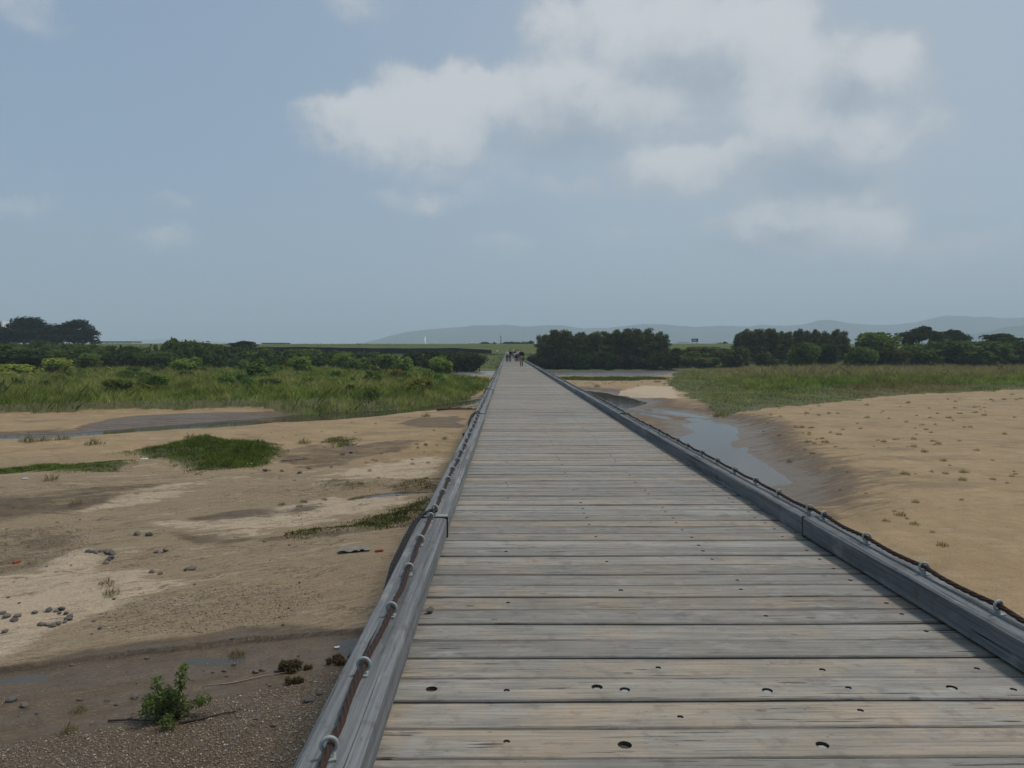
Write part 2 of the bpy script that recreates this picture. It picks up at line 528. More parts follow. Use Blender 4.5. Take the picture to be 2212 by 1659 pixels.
    col = t.mix(t.math('MULTIPLY', line, attr(t, 'flow').outputs['Fac']), col, (.10, .078, .052))
    soil = t.mix(n2, (.060, .066, .026), (.115, .110, .045))
    soil = t.mix(t.ramp(pos_y, 205, 222), soil, t.mix(n2, (.055, .085, .020), (.090, .120, .030)))
    gv = t.ramp(t.math('ADD', green, t.math('MULTIPLY', mott, .7)), .38, .62)
    col = t.mix(t.math('MULTIPLY', gv, .93), col, soil)
    rough = t.ramp(wv, .45, .95, .92, .34)
    hgt = t.math('ADD', t.math('MULTIPLY', n3, .5), t.math('MULTIPLY', n2, 1.0))
    rip = t.noise(t.scalev(mp.outputs[0], .8, 9.0, 1), 1.3, 4, .6, .8)
    hgt = t.math('MULTIPLY_ADD', rip, t.math('MULTIPLY_ADD', flowm, 1.6, .3), hgt)
    hgt = t.math('MULTIPLY_ADD', vo.outputs['Distance'], t.math('MULTIPLY', gm, -.9), hgt)
    return principled(t, col, rough, .3, bump=hgt, bstr=.75, bdist=.06)


M_GROUND = mat('ground_sand', ground_build)


def water_build(t):
    pos = t.n('ShaderNodeNewGeometry').outputs['Position']
    n = t.noise(t.scalev(pos, 1.2, 2.6, 1), 1.6, 4, .6)
    bn = t.n('ShaderNodeBump')
    bn.inputs['Strength'].default_value = .10
    bn.inputs['Distance'].default_value = .03
    t.link(n, bn.inputs['Height'])
    tr = t.n('ShaderNodeBsdfTransparent')
    tr.inputs[0].default_value = (.62, .52, .40, 1)
    d = t.n('ShaderNodeBsdfDiffuse')
    t.link(t.mix(t.noise(pos, .5, 3), (.110, .094, .068), (.150, .128, .096)), d.inputs[0])
    m = t.n('ShaderNodeMixShader')
    m.inputs[0].default_value = .5
    t.link(tr.outputs[0], m.inputs[1])
    t.link(d.outputs[0], m.inputs[2])
    fr = t.n('ShaderNodeFresnel')
    fr.inputs[0].default_value = 1.42
    t.link(bn.outputs[0], fr.inputs[1])
    sy = t.n('ShaderNodeSeparateXYZ')
    t.link(pos, sy.inputs[0])
    gl = t.n('ShaderNodeBsdfGlossy')
    t.link(t.ramp(sy.outputs[1], 130, 165, .05, .24), gl.inputs['Roughness'])
    t.link(bn.outputs[0], gl.inputs['Normal'])
    m2 = t.n('ShaderNodeMixShader')
    t.link(fr.outputs[0], m2.inputs[0])
    t.link(m.outputs[0], m2.inputs[1])
    t.link(gl.outputs[0], m2.inputs[2])
    return m2.outputs[0]


M_WATER = mat('river_water', water_build)


def leaf_build(t, base=(.050, .078, .024), trans=.36):
    oi = t.n('ShaderNodeObjectInfo')
    a = attr(t, 'col')
    c = t.mix(1.0, oi.outputs['Color'], a.outputs['Color'], 'MULTIPLY')
    d = t.n('ShaderNodeBsdfDiffuse')
    t.link(c, d.inputs[0])
    tr = t.n('ShaderNodeBsdfTranslucent')
    t.link(t.mix(1.0, c, (1.1, 1.15, .6), 'MULTIPLY'), tr.inputs[0])
    m = t.n('ShaderNodeMixShader')
    m.inputs[0].default_value = trans
    t.link(d.outputs[0], m.inputs[1])
    t.link(tr.outputs[0], m.inputs[2])
    return m.outputs[0]


M_LEAF = mat('leaves', leaf_build)


def bark_build(t):
    c = t.n('ShaderNodeTexCoord').outputs['Object']
    n = t.noise(t.scalev(c, 8, 8, 1.5), 6, 5)
    return principled(t, t.mix(n, (.05, .04, .03), (.12, .10, .08)), .95, .2, bump=n, bstr=.5)


M_BARK = mat('bark', bark_build)


def wood_common(t, along, tint_a, tint_b, tan, tan_amt, check_amt, seedscale=37.0):
    oi = t.n('ShaderNodeObjectInfo')
    pr = t.math('ADD', oi.outputs['Random'], attr(t, 'pr').outputs['Fac'])
    co = t.n('ShaderNodeTexCoord').outputs['Object']
    off = t.n('ShaderNodeCombineXYZ')
    t.link(t.math('MULTIPLY', pr, seedscale), off.inputs[0])
    t.link(t.math('MULTIPLY', pr, seedscale * 1.7), off.inputs[1])
    t.link(t.math('MULTIPLY', pr, seedscale * .6), off.inputs[2])
    p = t.vmath('ADD', co, off.outputs[0])
    if along == 'x':
        s1, s2, s3 = (2.2, 60, 30), (1.3, 15, 12), (1.8, 62, 40)
        kn = (4.2, 8.0, 3.0)
    else:
        s1, s2, s3 = (60, .9, 60), (16, .5, 14), (62, .7, 62)
        kn = (9.0, 1.6, 3.0)
    g1 = t.noise(t.scalev(p, *s1), 1.0, 5, .6, .35)
    g2 = t.noise(t.scalev(p, *s2), 1.0, 5, .6, .5)
    g3 = t.noise(t.scalev(p, *s3), 1.0, 3, .55)
    big = t.noise(p, 2.6, 5, .6)
    blot = t.noise(p, 9.0, 4, .6)
    col = t.mix(t.ramp(g2, .28, .72), tint_a, tint_b)
    rnd = t.math('FRACT', t.math('MULTIPLY', pr, 7.31))
    tanf = t.math('MULTIPLY', t.ramp(t.math('ADD', t.math('MULTIPLY', rnd, .34), t.math('ADD', t.math('MULTIPLY', big, .95), t.math('MULTIPLY', g2, .40))), .74, 1.12), tan_amt)
    col = t.mix(tanf, col, tan)
    col = t.mix(.36, col, t.mix(t.ramp(g1, .28, .72), (.20, .19, .18), (.78, .78, .78)), 'OVERLAY')
    rnd2 = t.math('FRACT', t.math('MULTIPLY', pr, 13.7))
    br = t.ramp(rnd2, 0, 1, .80, 1.16, False)
    brc = t.n('ShaderNodeCombineXYZ')
    for k in range(3):
        t.link(br, brc.inputs[k])
    col = t.mix(1.0, col, brc.outputs[0], 'MULTIPLY')
    # foot worn, darker smudges
    col = t.mix(t.ramp(blot, .52, .72, 0, .46), col, (.085, .078, .068))
    col = t.mix(t.ramp(t.noise(t.scalev(p, *kn), 1.5, 4), .56, .72, 0, .5), col, (.33, .32, .30))
    # checks: thin dark lines along the grain
    chk = t.math('MULTIPLY', t.ramp(g3, .63, .67), t.ramp(t.noise(t.scalev(p, *kn), .6, 3), .44, .56))
    col = t.mix(t.math('MULTIPLY', chk, check_amt), col, (.022, .018, .015))
    # knots
    vo = t.n('ShaderNodeTexVoronoi')
    vo.feature = 'F1'
    t.link(t.scalev(p, *kn), vo.inputs['Vector'])
    vo.inputs['Scale'].default_value = .75
    ks = t.n('ShaderNodeSeparateColor')
    t.link(vo.outputs['Color'], ks.inputs[0])
    kmask = t.math('MULTIPLY', t.ramp(t.math('MULTIPLY_ADD', big, .05, vo.outputs['Distance']), .075, .14, 1, 0), t.math('GREATER_THAN', ks.outputs[0], .45))
    col = t.mix(t.math('MULTIPLY', kmask, .75), col, (.050, .042, .034))
    hgt = t.math('SUBTRACT', t.math('ADD', g1, t.math('MULTIPLY', g2, .8)), t.math('MULTIPLY', chk, 2.2))
    return col, hgt


def plank_build(t):
    col, h = wood_common(t, 'x', (.176, .164, .141), (.285, .266, .230), (.335, .252, .162), .75, .95)
    wp = t.n('ShaderNodeSeparateXYZ')
    t.link(t.n('ShaderNodeNewGeometry').outputs['Position'], wp.inputs[0])
    lane = t.math('SUBTRACT', 1.0, t.math('ABSOLUTE', t.math('MULTIPLY', t.math('SUBTRACT', wp.outputs[0], .95), .72)), clamp=True)
    oc = t.n('ShaderNodeSeparateXYZ')
    co = t.n('ShaderNodeTexCoord').outputs['Object']
    t.link(co, oc.inputs[0])
    wear = t.noise(t.scalev(t.n('ShaderNodeNewGeometry').outputs['Position'], 1, 1, 0), 1.7, 5, .65)
    col = t.mix(t.math('MULTIPLY', t.math('MULTIPLY', lane, t.ramp(wear, .3, .7)), .55), col, (.250, .206, .146))
    edge = t.ramp(t.math('MULTIPLY_ADD', t.math('SUBTRACT', wear, .5), .05, t.math('ABSOLUTE', oc.outputs[1])), .088, .114, 0, .55)
    near_ = t.math('LESS_THAN', t.math('ABSOLUTE', oc.outputs[1]), .2)
    col = t.mix(t.math('MULTIPLY', edge, near_), col, (.070, .062, .050))
    # scuffs and splinters
    sc_ = t.noise(t.vmath('MULTIPLY', co, (6, 22, 10)), 1.6, 5, .7, 1.2)
    col = t.mix(t.ramp(sc_, .60, .68, 0, .55), col, (.080, .070, .058))
    col = t.mix(t.ramp(sc_, .30, .37, .40, 0), col, (.40, .385, .35))
    return principled(t, col, .60, .42, bump=h, bstr=.7, bdist=.009)


M_PLANK = mat('weathered_plank', plank_build)


def beam_build(t):
    col, h = wood_common(t, 'y', (.140, .148, .152), (.240, .250, .255), (.22, .22, .21), .3, .95)
    gr_ = t.noise(t.vmath('MULTIPLY', t.n('ShaderNodeTexCoord').outputs['Object'], (40, 5, 40)), 1.0, 5, .7)
    col = t.mix(t.ramp(gr_, .55, .72, 0, .5), col, (.075, .075, .074))
    return principled(t, col, .9, .15, bump=h, bstr=.9, bdist=.010)


M_BEAM = mat('grey_timber', beam_build)
M_UNDER = plain('dark_underside_timber', (.085, .075, .062), .9, .2)
M_HOLE = plain('hole_wood', (.075, .062, .048), .95, .1)
M_BOLT = plain('galvanised_steel', (.34, .37, .36), .5, .5, .15, 30, .35)
M_RING = plain('galvanised_eye', (.30, .335, .315), .55, .5, .18, 60, .15)


def rust_build(t):
    c = t.n('ShaderNodeTexCoord').outputs['Object']
    n = t.noise(c, 40, 5, .7)
    return principled(t, t.mix(n, (.018, .012, .010), (.066, .036, .025)), .85, .25, bump=n, bstr=.3)


M_RUST = mat('rusty_wire_rope', rust_build)
M_DARKROPE = plain('dark_wire_rope', (.022, .020, .020), .8, .3)
M_STONE = None


def stone_build(t):
    oi = t.n('ShaderNodeObjectInfo')
    c = t.n('ShaderNodeTexCoord').outputs['Object']
    n = t.noise(c, 14, 5, .6)
    base = t.mix(oi.outputs['Random'], (.060, .056, .055), (.155, .125, .095))
    col = t.mix(n, base, t.mix(.5, base, (.22, .20, .18)))
    return principled(t, col, .85, .25, bump=n, bstr=.5, bdist=.01)


M_STONE = mat('river_stone', stone_build)


def pebble_build(t):
    a = attr(t, 'col')
    return principled(t, a.outputs['Color'], .8, .3)


M_PEBBLE = mat('pebbles', pebble_build)


# ------------------------------------------------------------------ object helpers
def link(o, parent=None):
    COL.objects.link(o)
    if parent is not None:
        o.parent = parent
    return o


def tag(o, label=None, cat=None, group=None, kind=None):
    if label:
        o['label'] = label
    if cat:
        o['category'] = cat
    if group:
        o['group'] = group
    if kind:
        o['kind'] = kind
    return o


def obj(name, me, m=None, parent=None):
    o = bpy.data.objects.new(name, me)
    if m is not None and len(me.materials) == 0:
        for k in (m if isinstance(m, (list, tuple)) else [m]):
            me.materials.append(k)
    return link(o, parent)


def empty(name, loc=(0, 0, 0), rz=0.0):
    o = bpy.data.objects.new(name, None)
    o.empty_display_size = .1
    o.location = loc
    o.rotation_euler = (0, 0, rz)
    return link(o)


def np_mesh(name, verts, faces, smooth=False, col=None, mats=None):
    """verts (n,3), faces (m,k) numpy arrays"""
    verts = np.asarray(verts, np.float32)
    faces = np.asarray(faces, np.int32)
    me = bpy.data.meshes.new(name)
    me.vertices.add(len(verts))
    me.vertices.foreach_set('co', verts.ravel())
    m, k = faces.shape
    me.loops.add(m * k)
    me.loops.foreach_set('vertex_index', faces.ravel())
    me.polygons.add(m)
    me.polygons.foreach_set('loop_start', np.arange(0, m * k, k, dtype=np.int32))
    me.polygons.foreach_set('loop_total', np.full(m, k, np.int32))
    if smooth:
        me.polygons.foreach_set('use_smooth', np.ones(m, bool))
    me.update(calc_edges=True)
    if col is not None:
        a = me.attributes.new('col', 'FLOAT_COLOR', 'POINT')
        c4 = np.ones((len(verts), 4), np.float32)
        c4[:, :3] = col
        a.data.foreach_set('color', c4.ravel())
    return me


def bm_mesh(name, bm, smooth=False):
    me = bpy.data.meshes.new(name)
    bm.normal_update()
    bm.to_mesh(me)
    bm.free()
    if smooth:
        for p in me.polygons:
            p.use_smooth = True
    return me


def box(bm, x0, x1, y0, y1, z0, z1, mi=0):
    v = [bm.verts.new((x, y, z)) for z in (z0, z1) for (x, y) in ((x0, y0), (x1, y0), (x1, y1), (x0, y1))]
    for f in ((3, 2, 1, 0), (4, 5, 6, 7), (0, 1, 5, 4), (1, 2, 6, 5), (2, 3, 7, 6), (3, 0, 4, 7)):
        bm.faces.new([v[i] for i in f]).material_index = mi
    return v


def tube(bm, pts, rad, n=8, cap=True, mi=0):
    """tapered tube along points"""
    pts = [Vector(p) for p in pts]
    if not isinstance(rad, (list, tuple)):
        rad = [rad] * len(pts)
    rings = []
    ref = Vector((0, 0, 1))
    for i, p in enumerate(pts):
        d = (pts[min(i + 1, len(pts) - 1)] - pts[max(i - 1, 0)]).normalized()
        r = ref if abs(d.dot(ref)) < .9 else Vector((1, 0, 0))
        a = d.cross(r).normalized()
        b = d.cross(a).normalized()
        rings.append([bm.verts.new(p + (a * math.cos(2 * math.pi * k / n) + b * math.sin(2 * math.pi * k / n)) * rad[i]) for k in range(n)])
    for i in range(len(rings) - 1):
        for k in range(n):
            f = bm.faces.new((rings[i][k], rings[i][(k + 1) % n], rings[i + 1][(k + 1) % n], rings[i + 1][k]))
            f.material_index = mi
            f.smooth = True
    if cap:
        for rg in (rings[0][::-1], rings[-1]):
            try:
                bm.faces.new(rg).material_index = mi
            except ValueError:
                pass
    return rings


# ------------------------------------------------------------------ ground, water, hills
def axis(segs):
    out = []
    for a, b, d0, d1 in segs:
        x = a
        while x < b - 1e-6:
            out.append(x)
            t = (x - a) / (b - a)
            x += d0 * (d1 / d0) ** t
    out.append(segs[-1][1])
    return np.array(out)


xs = axis([(-9000, -400, 1500, 60), (-400, -60, 14, 1.4), (-60, -20, 1.0, .26), (-20, -8, .20, .10), (-8, 0, .09, .14), (0, 8, .4, .2), (8, 26, .16, .24),
           (26, 80, .3, 1.3), (80, 400, 1.5, 14), (400, 9000, 60, 1500)])
ys = axis([(-60, 6, 6, .5), (6, 9, .12, .06), (9, 16, .05, .075), (16, 30, .09, .2), (30, 60, .22, .5), (60, 130, .55, 1.0), (130, 260, 1.1, 1.6),
           (260, 380, 2.0, 4.0), (380, 14000, 20, 1800)])
GX, GY = np.meshgrid(xs, ys)
fx, fy = GX.ravel(), GY.ravel()
fz = ground_height(fx, fy)
nx, ny = len(xs), len(ys)
ii = np.arange((ny - 1) * (nx - 1))
r0 = (ii // (nx - 1)) * nx + ii % (nx - 1)
gfaces = np.stack([r0, r0 + 1, r0 + nx + 1, r0 + nx], 1)
g_me = np_mesh('ground', np.stack([fx, fy, fz], 1), gfaces, smooth=True)

FZ = fz.reshape(ny, nx)


def ground_at(x, y):
    x = np.asarray(x, float)
    y = np.asarray(y, float)
    i = np.clip(np.searchsorted(xs, x) - 1, 0, nx - 2)
    j = np.clip(np.searchsorted(ys, y) - 1, 0, ny - 2)
    a = (x - xs[i]) / (xs[i + 1] - xs[i])
    b = (y - ys[j]) / (ys[j + 1] - ys[j])
    return (FZ[j, i] * (1 - a) + FZ[j, i + 1] * a) * (1 - b) + (FZ[j + 1, i] * (1 - a) + FZ[j + 1, i + 1] * a) * b


def gz(x, y):
    return float(ground_at(x, y))


xw, yw = warped(fx, fy, .9)
wet = np.zeros(len(fx))
for wp, k in ((W_LEFT, 1.2), (W_POND, 5.0), (W_POOL, 4.5), (W_NEAR, .45), (W_STR[0], 3.0)):
    s = sdf(wp, xw, yw)
    wet = np.maximum(wet, np.where(s < 0, 1.0, np.exp(-(s / k) ** 1.5) * .95))
wet = np.maximum(wet, .78 * sst(.04, -.12, sdf(SCARP, *warped(fx, fy, .35))))
for p_, k in ((BROWN_L, .55), (DARK_L, .62), (MUDBANK, .85), (DARK_T, .60), (DARK_C, .74), (GRAV_B, .42), (DARK_B, .62), (G4, .5), (G5, .55), (DRY_R, .25)):
    wet = np.maximum(wet, k * sst(.6, -.6, sdf(p_, xw, yw)))
s_r = sdf(SCARP_R, xw, yw)
right = sst(2, 5, fx)
wet = np.maximum(wet, right * .62 * sst(-.2, 1.2, s_r) * sst(120, 60, fy))
wet = np.maximum(wet, right * .30 * sst(60, 110, fy))
wet = np.maximum(wet, (1 - right) * (.20 + .08 * sst(24, 15, fy)))
scarp_shade = np.exp(-((sdf(SCARP, *warped(fx, fy, .35)) + .02) / .075) ** 2) * (.55 + .45 * (fbm(fx * 1.3, fy * 1.3, 2) > -.12))  # mask of the painted shade line along the undercut scarp edge
wet = wet * (1 - .8 * sst(.2, -.6, sdf(SILT, xw, yw)))
pale = np.zeros(len(fx))
for p_, k in ((SILT, 1.15), (SILT_B, .78), (SILT_C, .62), (SILT_D, .5), (SILT_R, .95)):
    pale = np.maximum(pale, k * sst(1.1, -1.3, sdf(p_, xw, yw)))
pale = np.maximum(pale, .30 * (1 - right) * sst(70, 40, fy))
wet = wet * (1 - .7 * sst(.3, -.4, sdf(SILT_R, xw, yw)))
green = np.zeros(len(fx))
for p_, k in ((GRASS_L, 1.0), (GRASS_R, 1.0), (GRASS_M, .7), (G1, .72), (G2, .75), (G2B, .55), (G3, .6), (G4, .4), (G5, .5)):
    green = np.maximum(green, k * sst(.6, -.8, sdf(p_, xw, yw)))
green = np.maximum(green, sst(210, 216, fy))
green = np.maximum(green, sst(190, 200, fy) * (1 - sst(-30, -20, fx)))
gravel = sst(.5, -.8, sdf(GRAVEL, xw, yw))
gravel = np.maximum(gravel, .46 * sst(.8, -.8, sdf(GRAV_B, xw, yw)))
gravel = np.maximum(gravel, .40 * sst(.6, -.6, sdf(GRAV_C, xw, yw)))
gravel = np.maximum(gravel, .45 * sst(.2, -1, sdf(SCARP, xw, yw)) * (fbm(fx * .5, fy * .5, 3) > .1))
for nm, arr in (('wet', wet), ('scarp_shade', scarp_shade), ('flow', (1 - right) * sst(44, 30, fy)), ('pale', pale), ('green', green), ('gravel', gravel)):
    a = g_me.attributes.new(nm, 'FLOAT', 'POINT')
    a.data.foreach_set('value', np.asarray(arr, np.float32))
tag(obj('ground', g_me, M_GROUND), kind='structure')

w_me = np_mesh('water', [(-400, 2, WZ), (400, 2, WZ), (400, 262, WZ), (-400, 262, WZ)], [(0, 1, 2, 3)])
tag(obj('water', w_me, M_WATER), kind='structure')


def hill_build(t):
    pos = t.n('ShaderNodeNewGeometry').outputs['Position']
    n = t.noise(pos, .012, 5, .6)
    return principled(t, t.mix(n, (.014, .026, .014), (.032, .050, .024)), .95, .1)


M_HILL = mat('wooded_hillside', hill_build)


def ridge(name, prof, dist, depth, seed):
    us = np.array([p[0] for p in prof], float)
    vs = np.array([p[1] for p in prof], float)
    x_at = (us - HU) / FPX * dist
    h_at = (HV - vs) / FPX * dist + 1.6
    X = np.linspace(x_at[0], x_at[-1], 420)
    T = np.linspace(-1, 1, 26)
    h = np.interp(X, x_at, h_at)
    gx, gt = np.meshgrid(X, T)
    hh = np.tile(h, (len(T), 1))
    prof_t = np.clip(1 - np.abs(gt) ** 1.3, 0, 1)
    bump = fbm(gx / 260 + seed, gt * 3 + seed, 4)
    Z = hh * prof_t + bump * 55 * np.abs(gt) * prof_t ** .5 + 7 * fbm(gx / 60 + seed, gt * 9, 3) * prof_t
    Z = np.where(np.abs(gt) > .99, -30, Z)
    Y = dist + gt * depth + 120 * fbm(gx / 900, gt + seed, 2)
    n1, n2 = gx.shape
    k = np.arange((n1 - 1) * (n2 - 1))
    a = (k // (n2 - 1)) * n2 + k % (n2 - 1)
    me = np_mesh(name, np.stack([gx.ravel(), Y.ravel(), Z.ravel()], 1), np.stack([a, a + 1, a + n2 + 1, a + n2], 1), smooth=True)
    return tag(obj(name, me, M_HILL), kind='structure')


ridge('hills', [(640, 757), (720, 752), (780, 744), (840, 727), (870, 719), (900, 714), (960, 709), (1000, 706), (1026, 703), (1093, 702), (1139, 705), (1180, 703),
                (1209, 702), (1260, 709), (1321, 707), (1388, 699), (1455, 702), (1496, 706), (1550, 703), (1624, 705), (1640, 700.5), (1683, 703),
                (1741, 700), (1776, 690), (1800, 690.5), (1829, 696), (1872, 700), (1931, 701), (1975, 696), (2010, 687), (2035, 681.5), (2062, 681.5),
                (2092, 685), (2120, 684), (2150, 687), (2212, 687), (2400, 692), (2700, 700), (3200, 712), (3600, 745)], 6200, 900, 3.1)
ridge('hills', [(1900, 752), (2000, 735), (2080, 726), (2150, 715), (2180, 707), (2212, 703), (2350, 698), (2500, 705), (2800, 730)], 4300, 500, 8.4)
ridge('hills', [(-700, 740), (-200, 738), (0, 741), (150, 743), (240, 740), (295, 735), (349, 732.5), (420, 733), (483, 739), (560, 743), (650, 746), (760, 749), (900, 752)], 7900, 800, 5.7)

# ------------------------------------------------------------------ the bridge
bridge = tag(empty('footbridge', (1.0, 120, 0)), 'long narrow plank footbridge with low timber kerbs running to the horizon', 'footbridge')
B0 = Vector((1.0, 120, 0))
XL, XR = -.5, 2.5
KW, KH = .225, .15
YEND = 246.0


def part(name, me, m, loc=(0, 0, 0), parent=bridge):
    o = obj(name, me, m)
    o.parent = parent
    o.location = Vector(loc) - (B0 if parent is bridge else Vector((0, 0, 0)))
    return o


PITCHW = .2338
GIRD = (-.02, .757, 1.56, 2.33)


def plank_mesh(seed, holes=True, width=.222, big=()):
    """one deck plank, centred on y = 0, its top at z = 0, with drilled and counterbored bolt holes"""
    rd = random.Random(seed)
    bm = bmesh.new()
    x0, x1 = XL - .16 - rd.uniform(0, .02), XR + .16 + rd.uniform(0, .02)
    hs = []
    if holes:
        for gx_ in GIRD:
            if rd.random() < .58:
                hs.append((gx_ + rd.uniform(-.03, .03), rd.uniform(-.035, .035), rd.uniform(.0135, .0175)))
        for bx_ in big:
            hs.append((bx_, rd.uniform(-.03, .02), rd.uniform(.024, .032)))
    hs.sort()
    hs = [h for i, h in enumerate(hs) if i == 0 or h[0] - hs[i - 1][0] > .11]
    cells = []
    x = x0
    for (hx, hy, hr) in hs:
        while hx - .05 - x > .30:
            cells.append((x, x + .22, None))
            x += .22
        cells.append((x, hx - .05, None))
        cells.append((hx - .05, hx + .05, (hx, hy, hr)))
        x = hx + .05
    while x1 - x > .30:
        cells.append((x, x + .22, None))
        x += .22
    cells.append((x, x1, None))
    w = width / 2
    stn = [cells[0][0]] + [c[1] for c in cells]
    ph = [rd.uniform(0, 6.28) for _ in range(6)]

    def edge(x, s):
        return w + .0010 * math.sin(x * 5.1 + ph[s]) + .0008 * math.sin(x * 13.7 + ph[s + 2]) + rd.uniform(-.0014, .0008)
    rows = []
    for sx in stn:
        zz = .0018 * math.sin(sx * 2.3 + ph[4])
        ef, eb = edge(sx, 0), edge(sx, 1)
        rows.append([bm.verts.new((sx, -ef, zz - .075)), bm.verts.new((sx, -ef, zz - .006)), bm.verts.new((sx, -ef + .006, zz)),
                     bm.verts.new((sx, eb - .006, zz)), bm.verts.new((sx, eb, zz - .006)), bm.verts.new((sx, eb, zz - .075))])
    for i, (a, b, h) in enumerate(cells):
        A, B = rows[i], rows[i + 1]
        for k in (0, 1, 3, 4):
            bm.faces.new((A[k], B[k], B[k + 1], A[k + 1]))
        bm.faces.new((A[5], B[5], B[0], A[0]))
        if h is None:
            bm.faces.new((A[2], B[2], B[3], A[3]))
        else:
            hx, hy, hr = h
            N = 12
            zt = (A[2].co.z + B[2].co.z) / 2
            top = [bm.verts.new((hx + hr * math.cos(2 * math.pi * k / N + .001), hy + hr * math.sin(2 * math.pi * k / N + .001), zt)) for k in range(N)]
            dp_ = .012 if hr < .025 else .016
            low = [bm.verts.new((v.co.x, v.co.y, zt - dp_)) for v in top]
            cr = [A[2], B[2], B[3], A[3]]            # corners at angles -135, -45, 45, 135
            seg = [(2 * math.pi * k / N) for k in range(N)]
            quad = [((-3 * math.pi / 4) % (2 * math.pi)), ((-math.pi / 4) % (2 * math.pi)), math.pi / 4, 3 * math.pi / 4]

            def corner(k):
                an = seg[k] + math.pi / N
                an %= 2 * math.pi
                if an < math.pi / 4 or an >= 7 * math.pi / 4:
                    return 'e'
                if an < 3 * math.pi / 4:
                    return 'n'
                if an < 5 * math.pi / 4:
                    return 'w'
                return 's'
            mid = {'e': (1, 2), 'n': (2, 3), 'w': (3, 0), 's': (0, 1)}
            # fan every sector to its corner
            cor_of = []
            for k in range(N):
                an = seg[k]
                cor_of.append(2 if an < math.pi / 2 else 3 if an < math.pi else 0 if an < 3 * math.pi / 2 else 1)
            for k in range(N):
                k2 = (k + 1) % N
                c1_, c2_ = cor_of[k], cor_of[k2]
                bm.faces.new((top[k], cr[c1_], top[k2]))
                if c1_ != c2_:
                    bm.faces.new((top[k2], cr[c1_], cr[c2_]))
                bm.faces.new((top[k], top[k2], low[k2], low[k])).material_index = 1
            bm.faces.new(low).material_index = 1
            if hr < .025 or rd.random() < .3:       # bolt head deep in the hole
                rr = hr * .72
                bt = [bm.verts.new((hx + rr * math.cos(math.pi / 3 * k), hy + rr * math.sin(math.pi / 3 * k), zt - dp_ + .005)) for k in range(6)]
                bb = [bm.verts.new((v.co.x, v.co.y, zt - dp_ + .0001)) for v in bt]
                bm.faces.new(bt).material_index = 2
                for k in range(6):
                    bm.faces.new((bt[k], bb[k], bb[(k + 1) % 6], bt[(k + 1) % 6])).material_index = 2
    bm.faces.new(rows[0][::-1])
    bm.faces.new(rows[-1])
    bmesh.ops.recalc_face_normals(bm, faces=bm.faces)
    return bm_mesh('plank', bm)


PM = [M_PLANK, M_HOLE, M_BOLT]
variants = []
for k in range(14):
    wd = (.2225, .2210, .2235, .2205, .2225, .2240, .2200, .2230, .2215, .2240, .2205, .2225, .2195, .2235)[k]
    bigs = ()
    variants.append(plank_mesh(100 + k, True, wd, bigs))
special = {  # planks nearest to the camera, with the holes the photograph shows
    2: plank_mesh(501, True, .2205, (-.35, .42, .545, 1.20, 2.07)),
    0: plank_mesh(502, True, .2205, (.47, 1.257)),
}
rp = random.Random(5)
Y0P = 3.008 - PITCHW / 2      # centre of the plank just in front of the strong joint at 3.0 m
for k in range(300):
    yc = Y0P + k * PITCHW
    me = special.get(k, variants[rp.randrange(14)])
    o = part('plank', me, PM, (0, yc + (-.0030 if k % 2 else .0030) + rp.uniform(-.001, .001), rp.uniform(-.003, .003)))
    o.rotation_euler = (rp.uniform(-.006, .006), rp.uniform(-.0006, .0006), rp.uniform(-.0012, .0012))
bmx = bmesh.new()
prl = bmx.verts.layers.float.new('pr')
kk = [k for k in range(-26, 0)] + [k for k in range(300, int((YEND - Y0P) / PITCHW) + 1)]
for k in kk:
    yc = Y0P + k * PITCHW
    w = rp.uniform(.219, .225) / 2
    dz = rp.uniform(-.0035, .0035)
    pr = rp.random() * 3
    for v in box(bmx, XL - .17, XR + .17, yc - w, yc + w, -.075 + dz, dz):
        v[prl] = pr
fp = part('plank_run', bm_mesh('plank_run', bmx), PM, (0, 0, 0))
fp['kind'] = 'stuff'

# longitudinal girders, pier caps and piles
for gx_ in GIRD:
    bm = bmesh.new()
    y = -4.0
    while y < YEND:
        box(bm, gx_ - .11, gx_ + .11, y, min(y + 5.08, YEND), -.36, -.084)
        y += 5.1
    part('girder', bm_mesh('girder', bm), M_UNDER)
cap_bm = bmesh.new()
box(cap_bm, -1.0, 3.0, -.09, .09, -.54, -.362)
cap_me = bm_mesh('pier_cap', cap_bm)
cap_bm = bmesh.new()
box(cap_bm, -.55, 2.55, -.09, .09, -.54, -.362)
cap_short = bm_mesh('pier_cap', cap_bm)
pile_bm = bmesh.new()
tube(pile_bm, [(0, 0, -5.4), (0, 0, -.542)], .15, 12)
pile_me = bm_mesh('pile', pile_bm)
for k in range(0, 47):
    y = 1.9 + 5.1 * k
    part('pier_cap', cap_me if k > 1 else cap_short, M_UNDER, (rp.uniform(-.05, .05), y, 0))
    for px_ in (-.35, 1.0, 2.35):
        part('pile', pile_me, M_UNDER, (px_, y, 0))


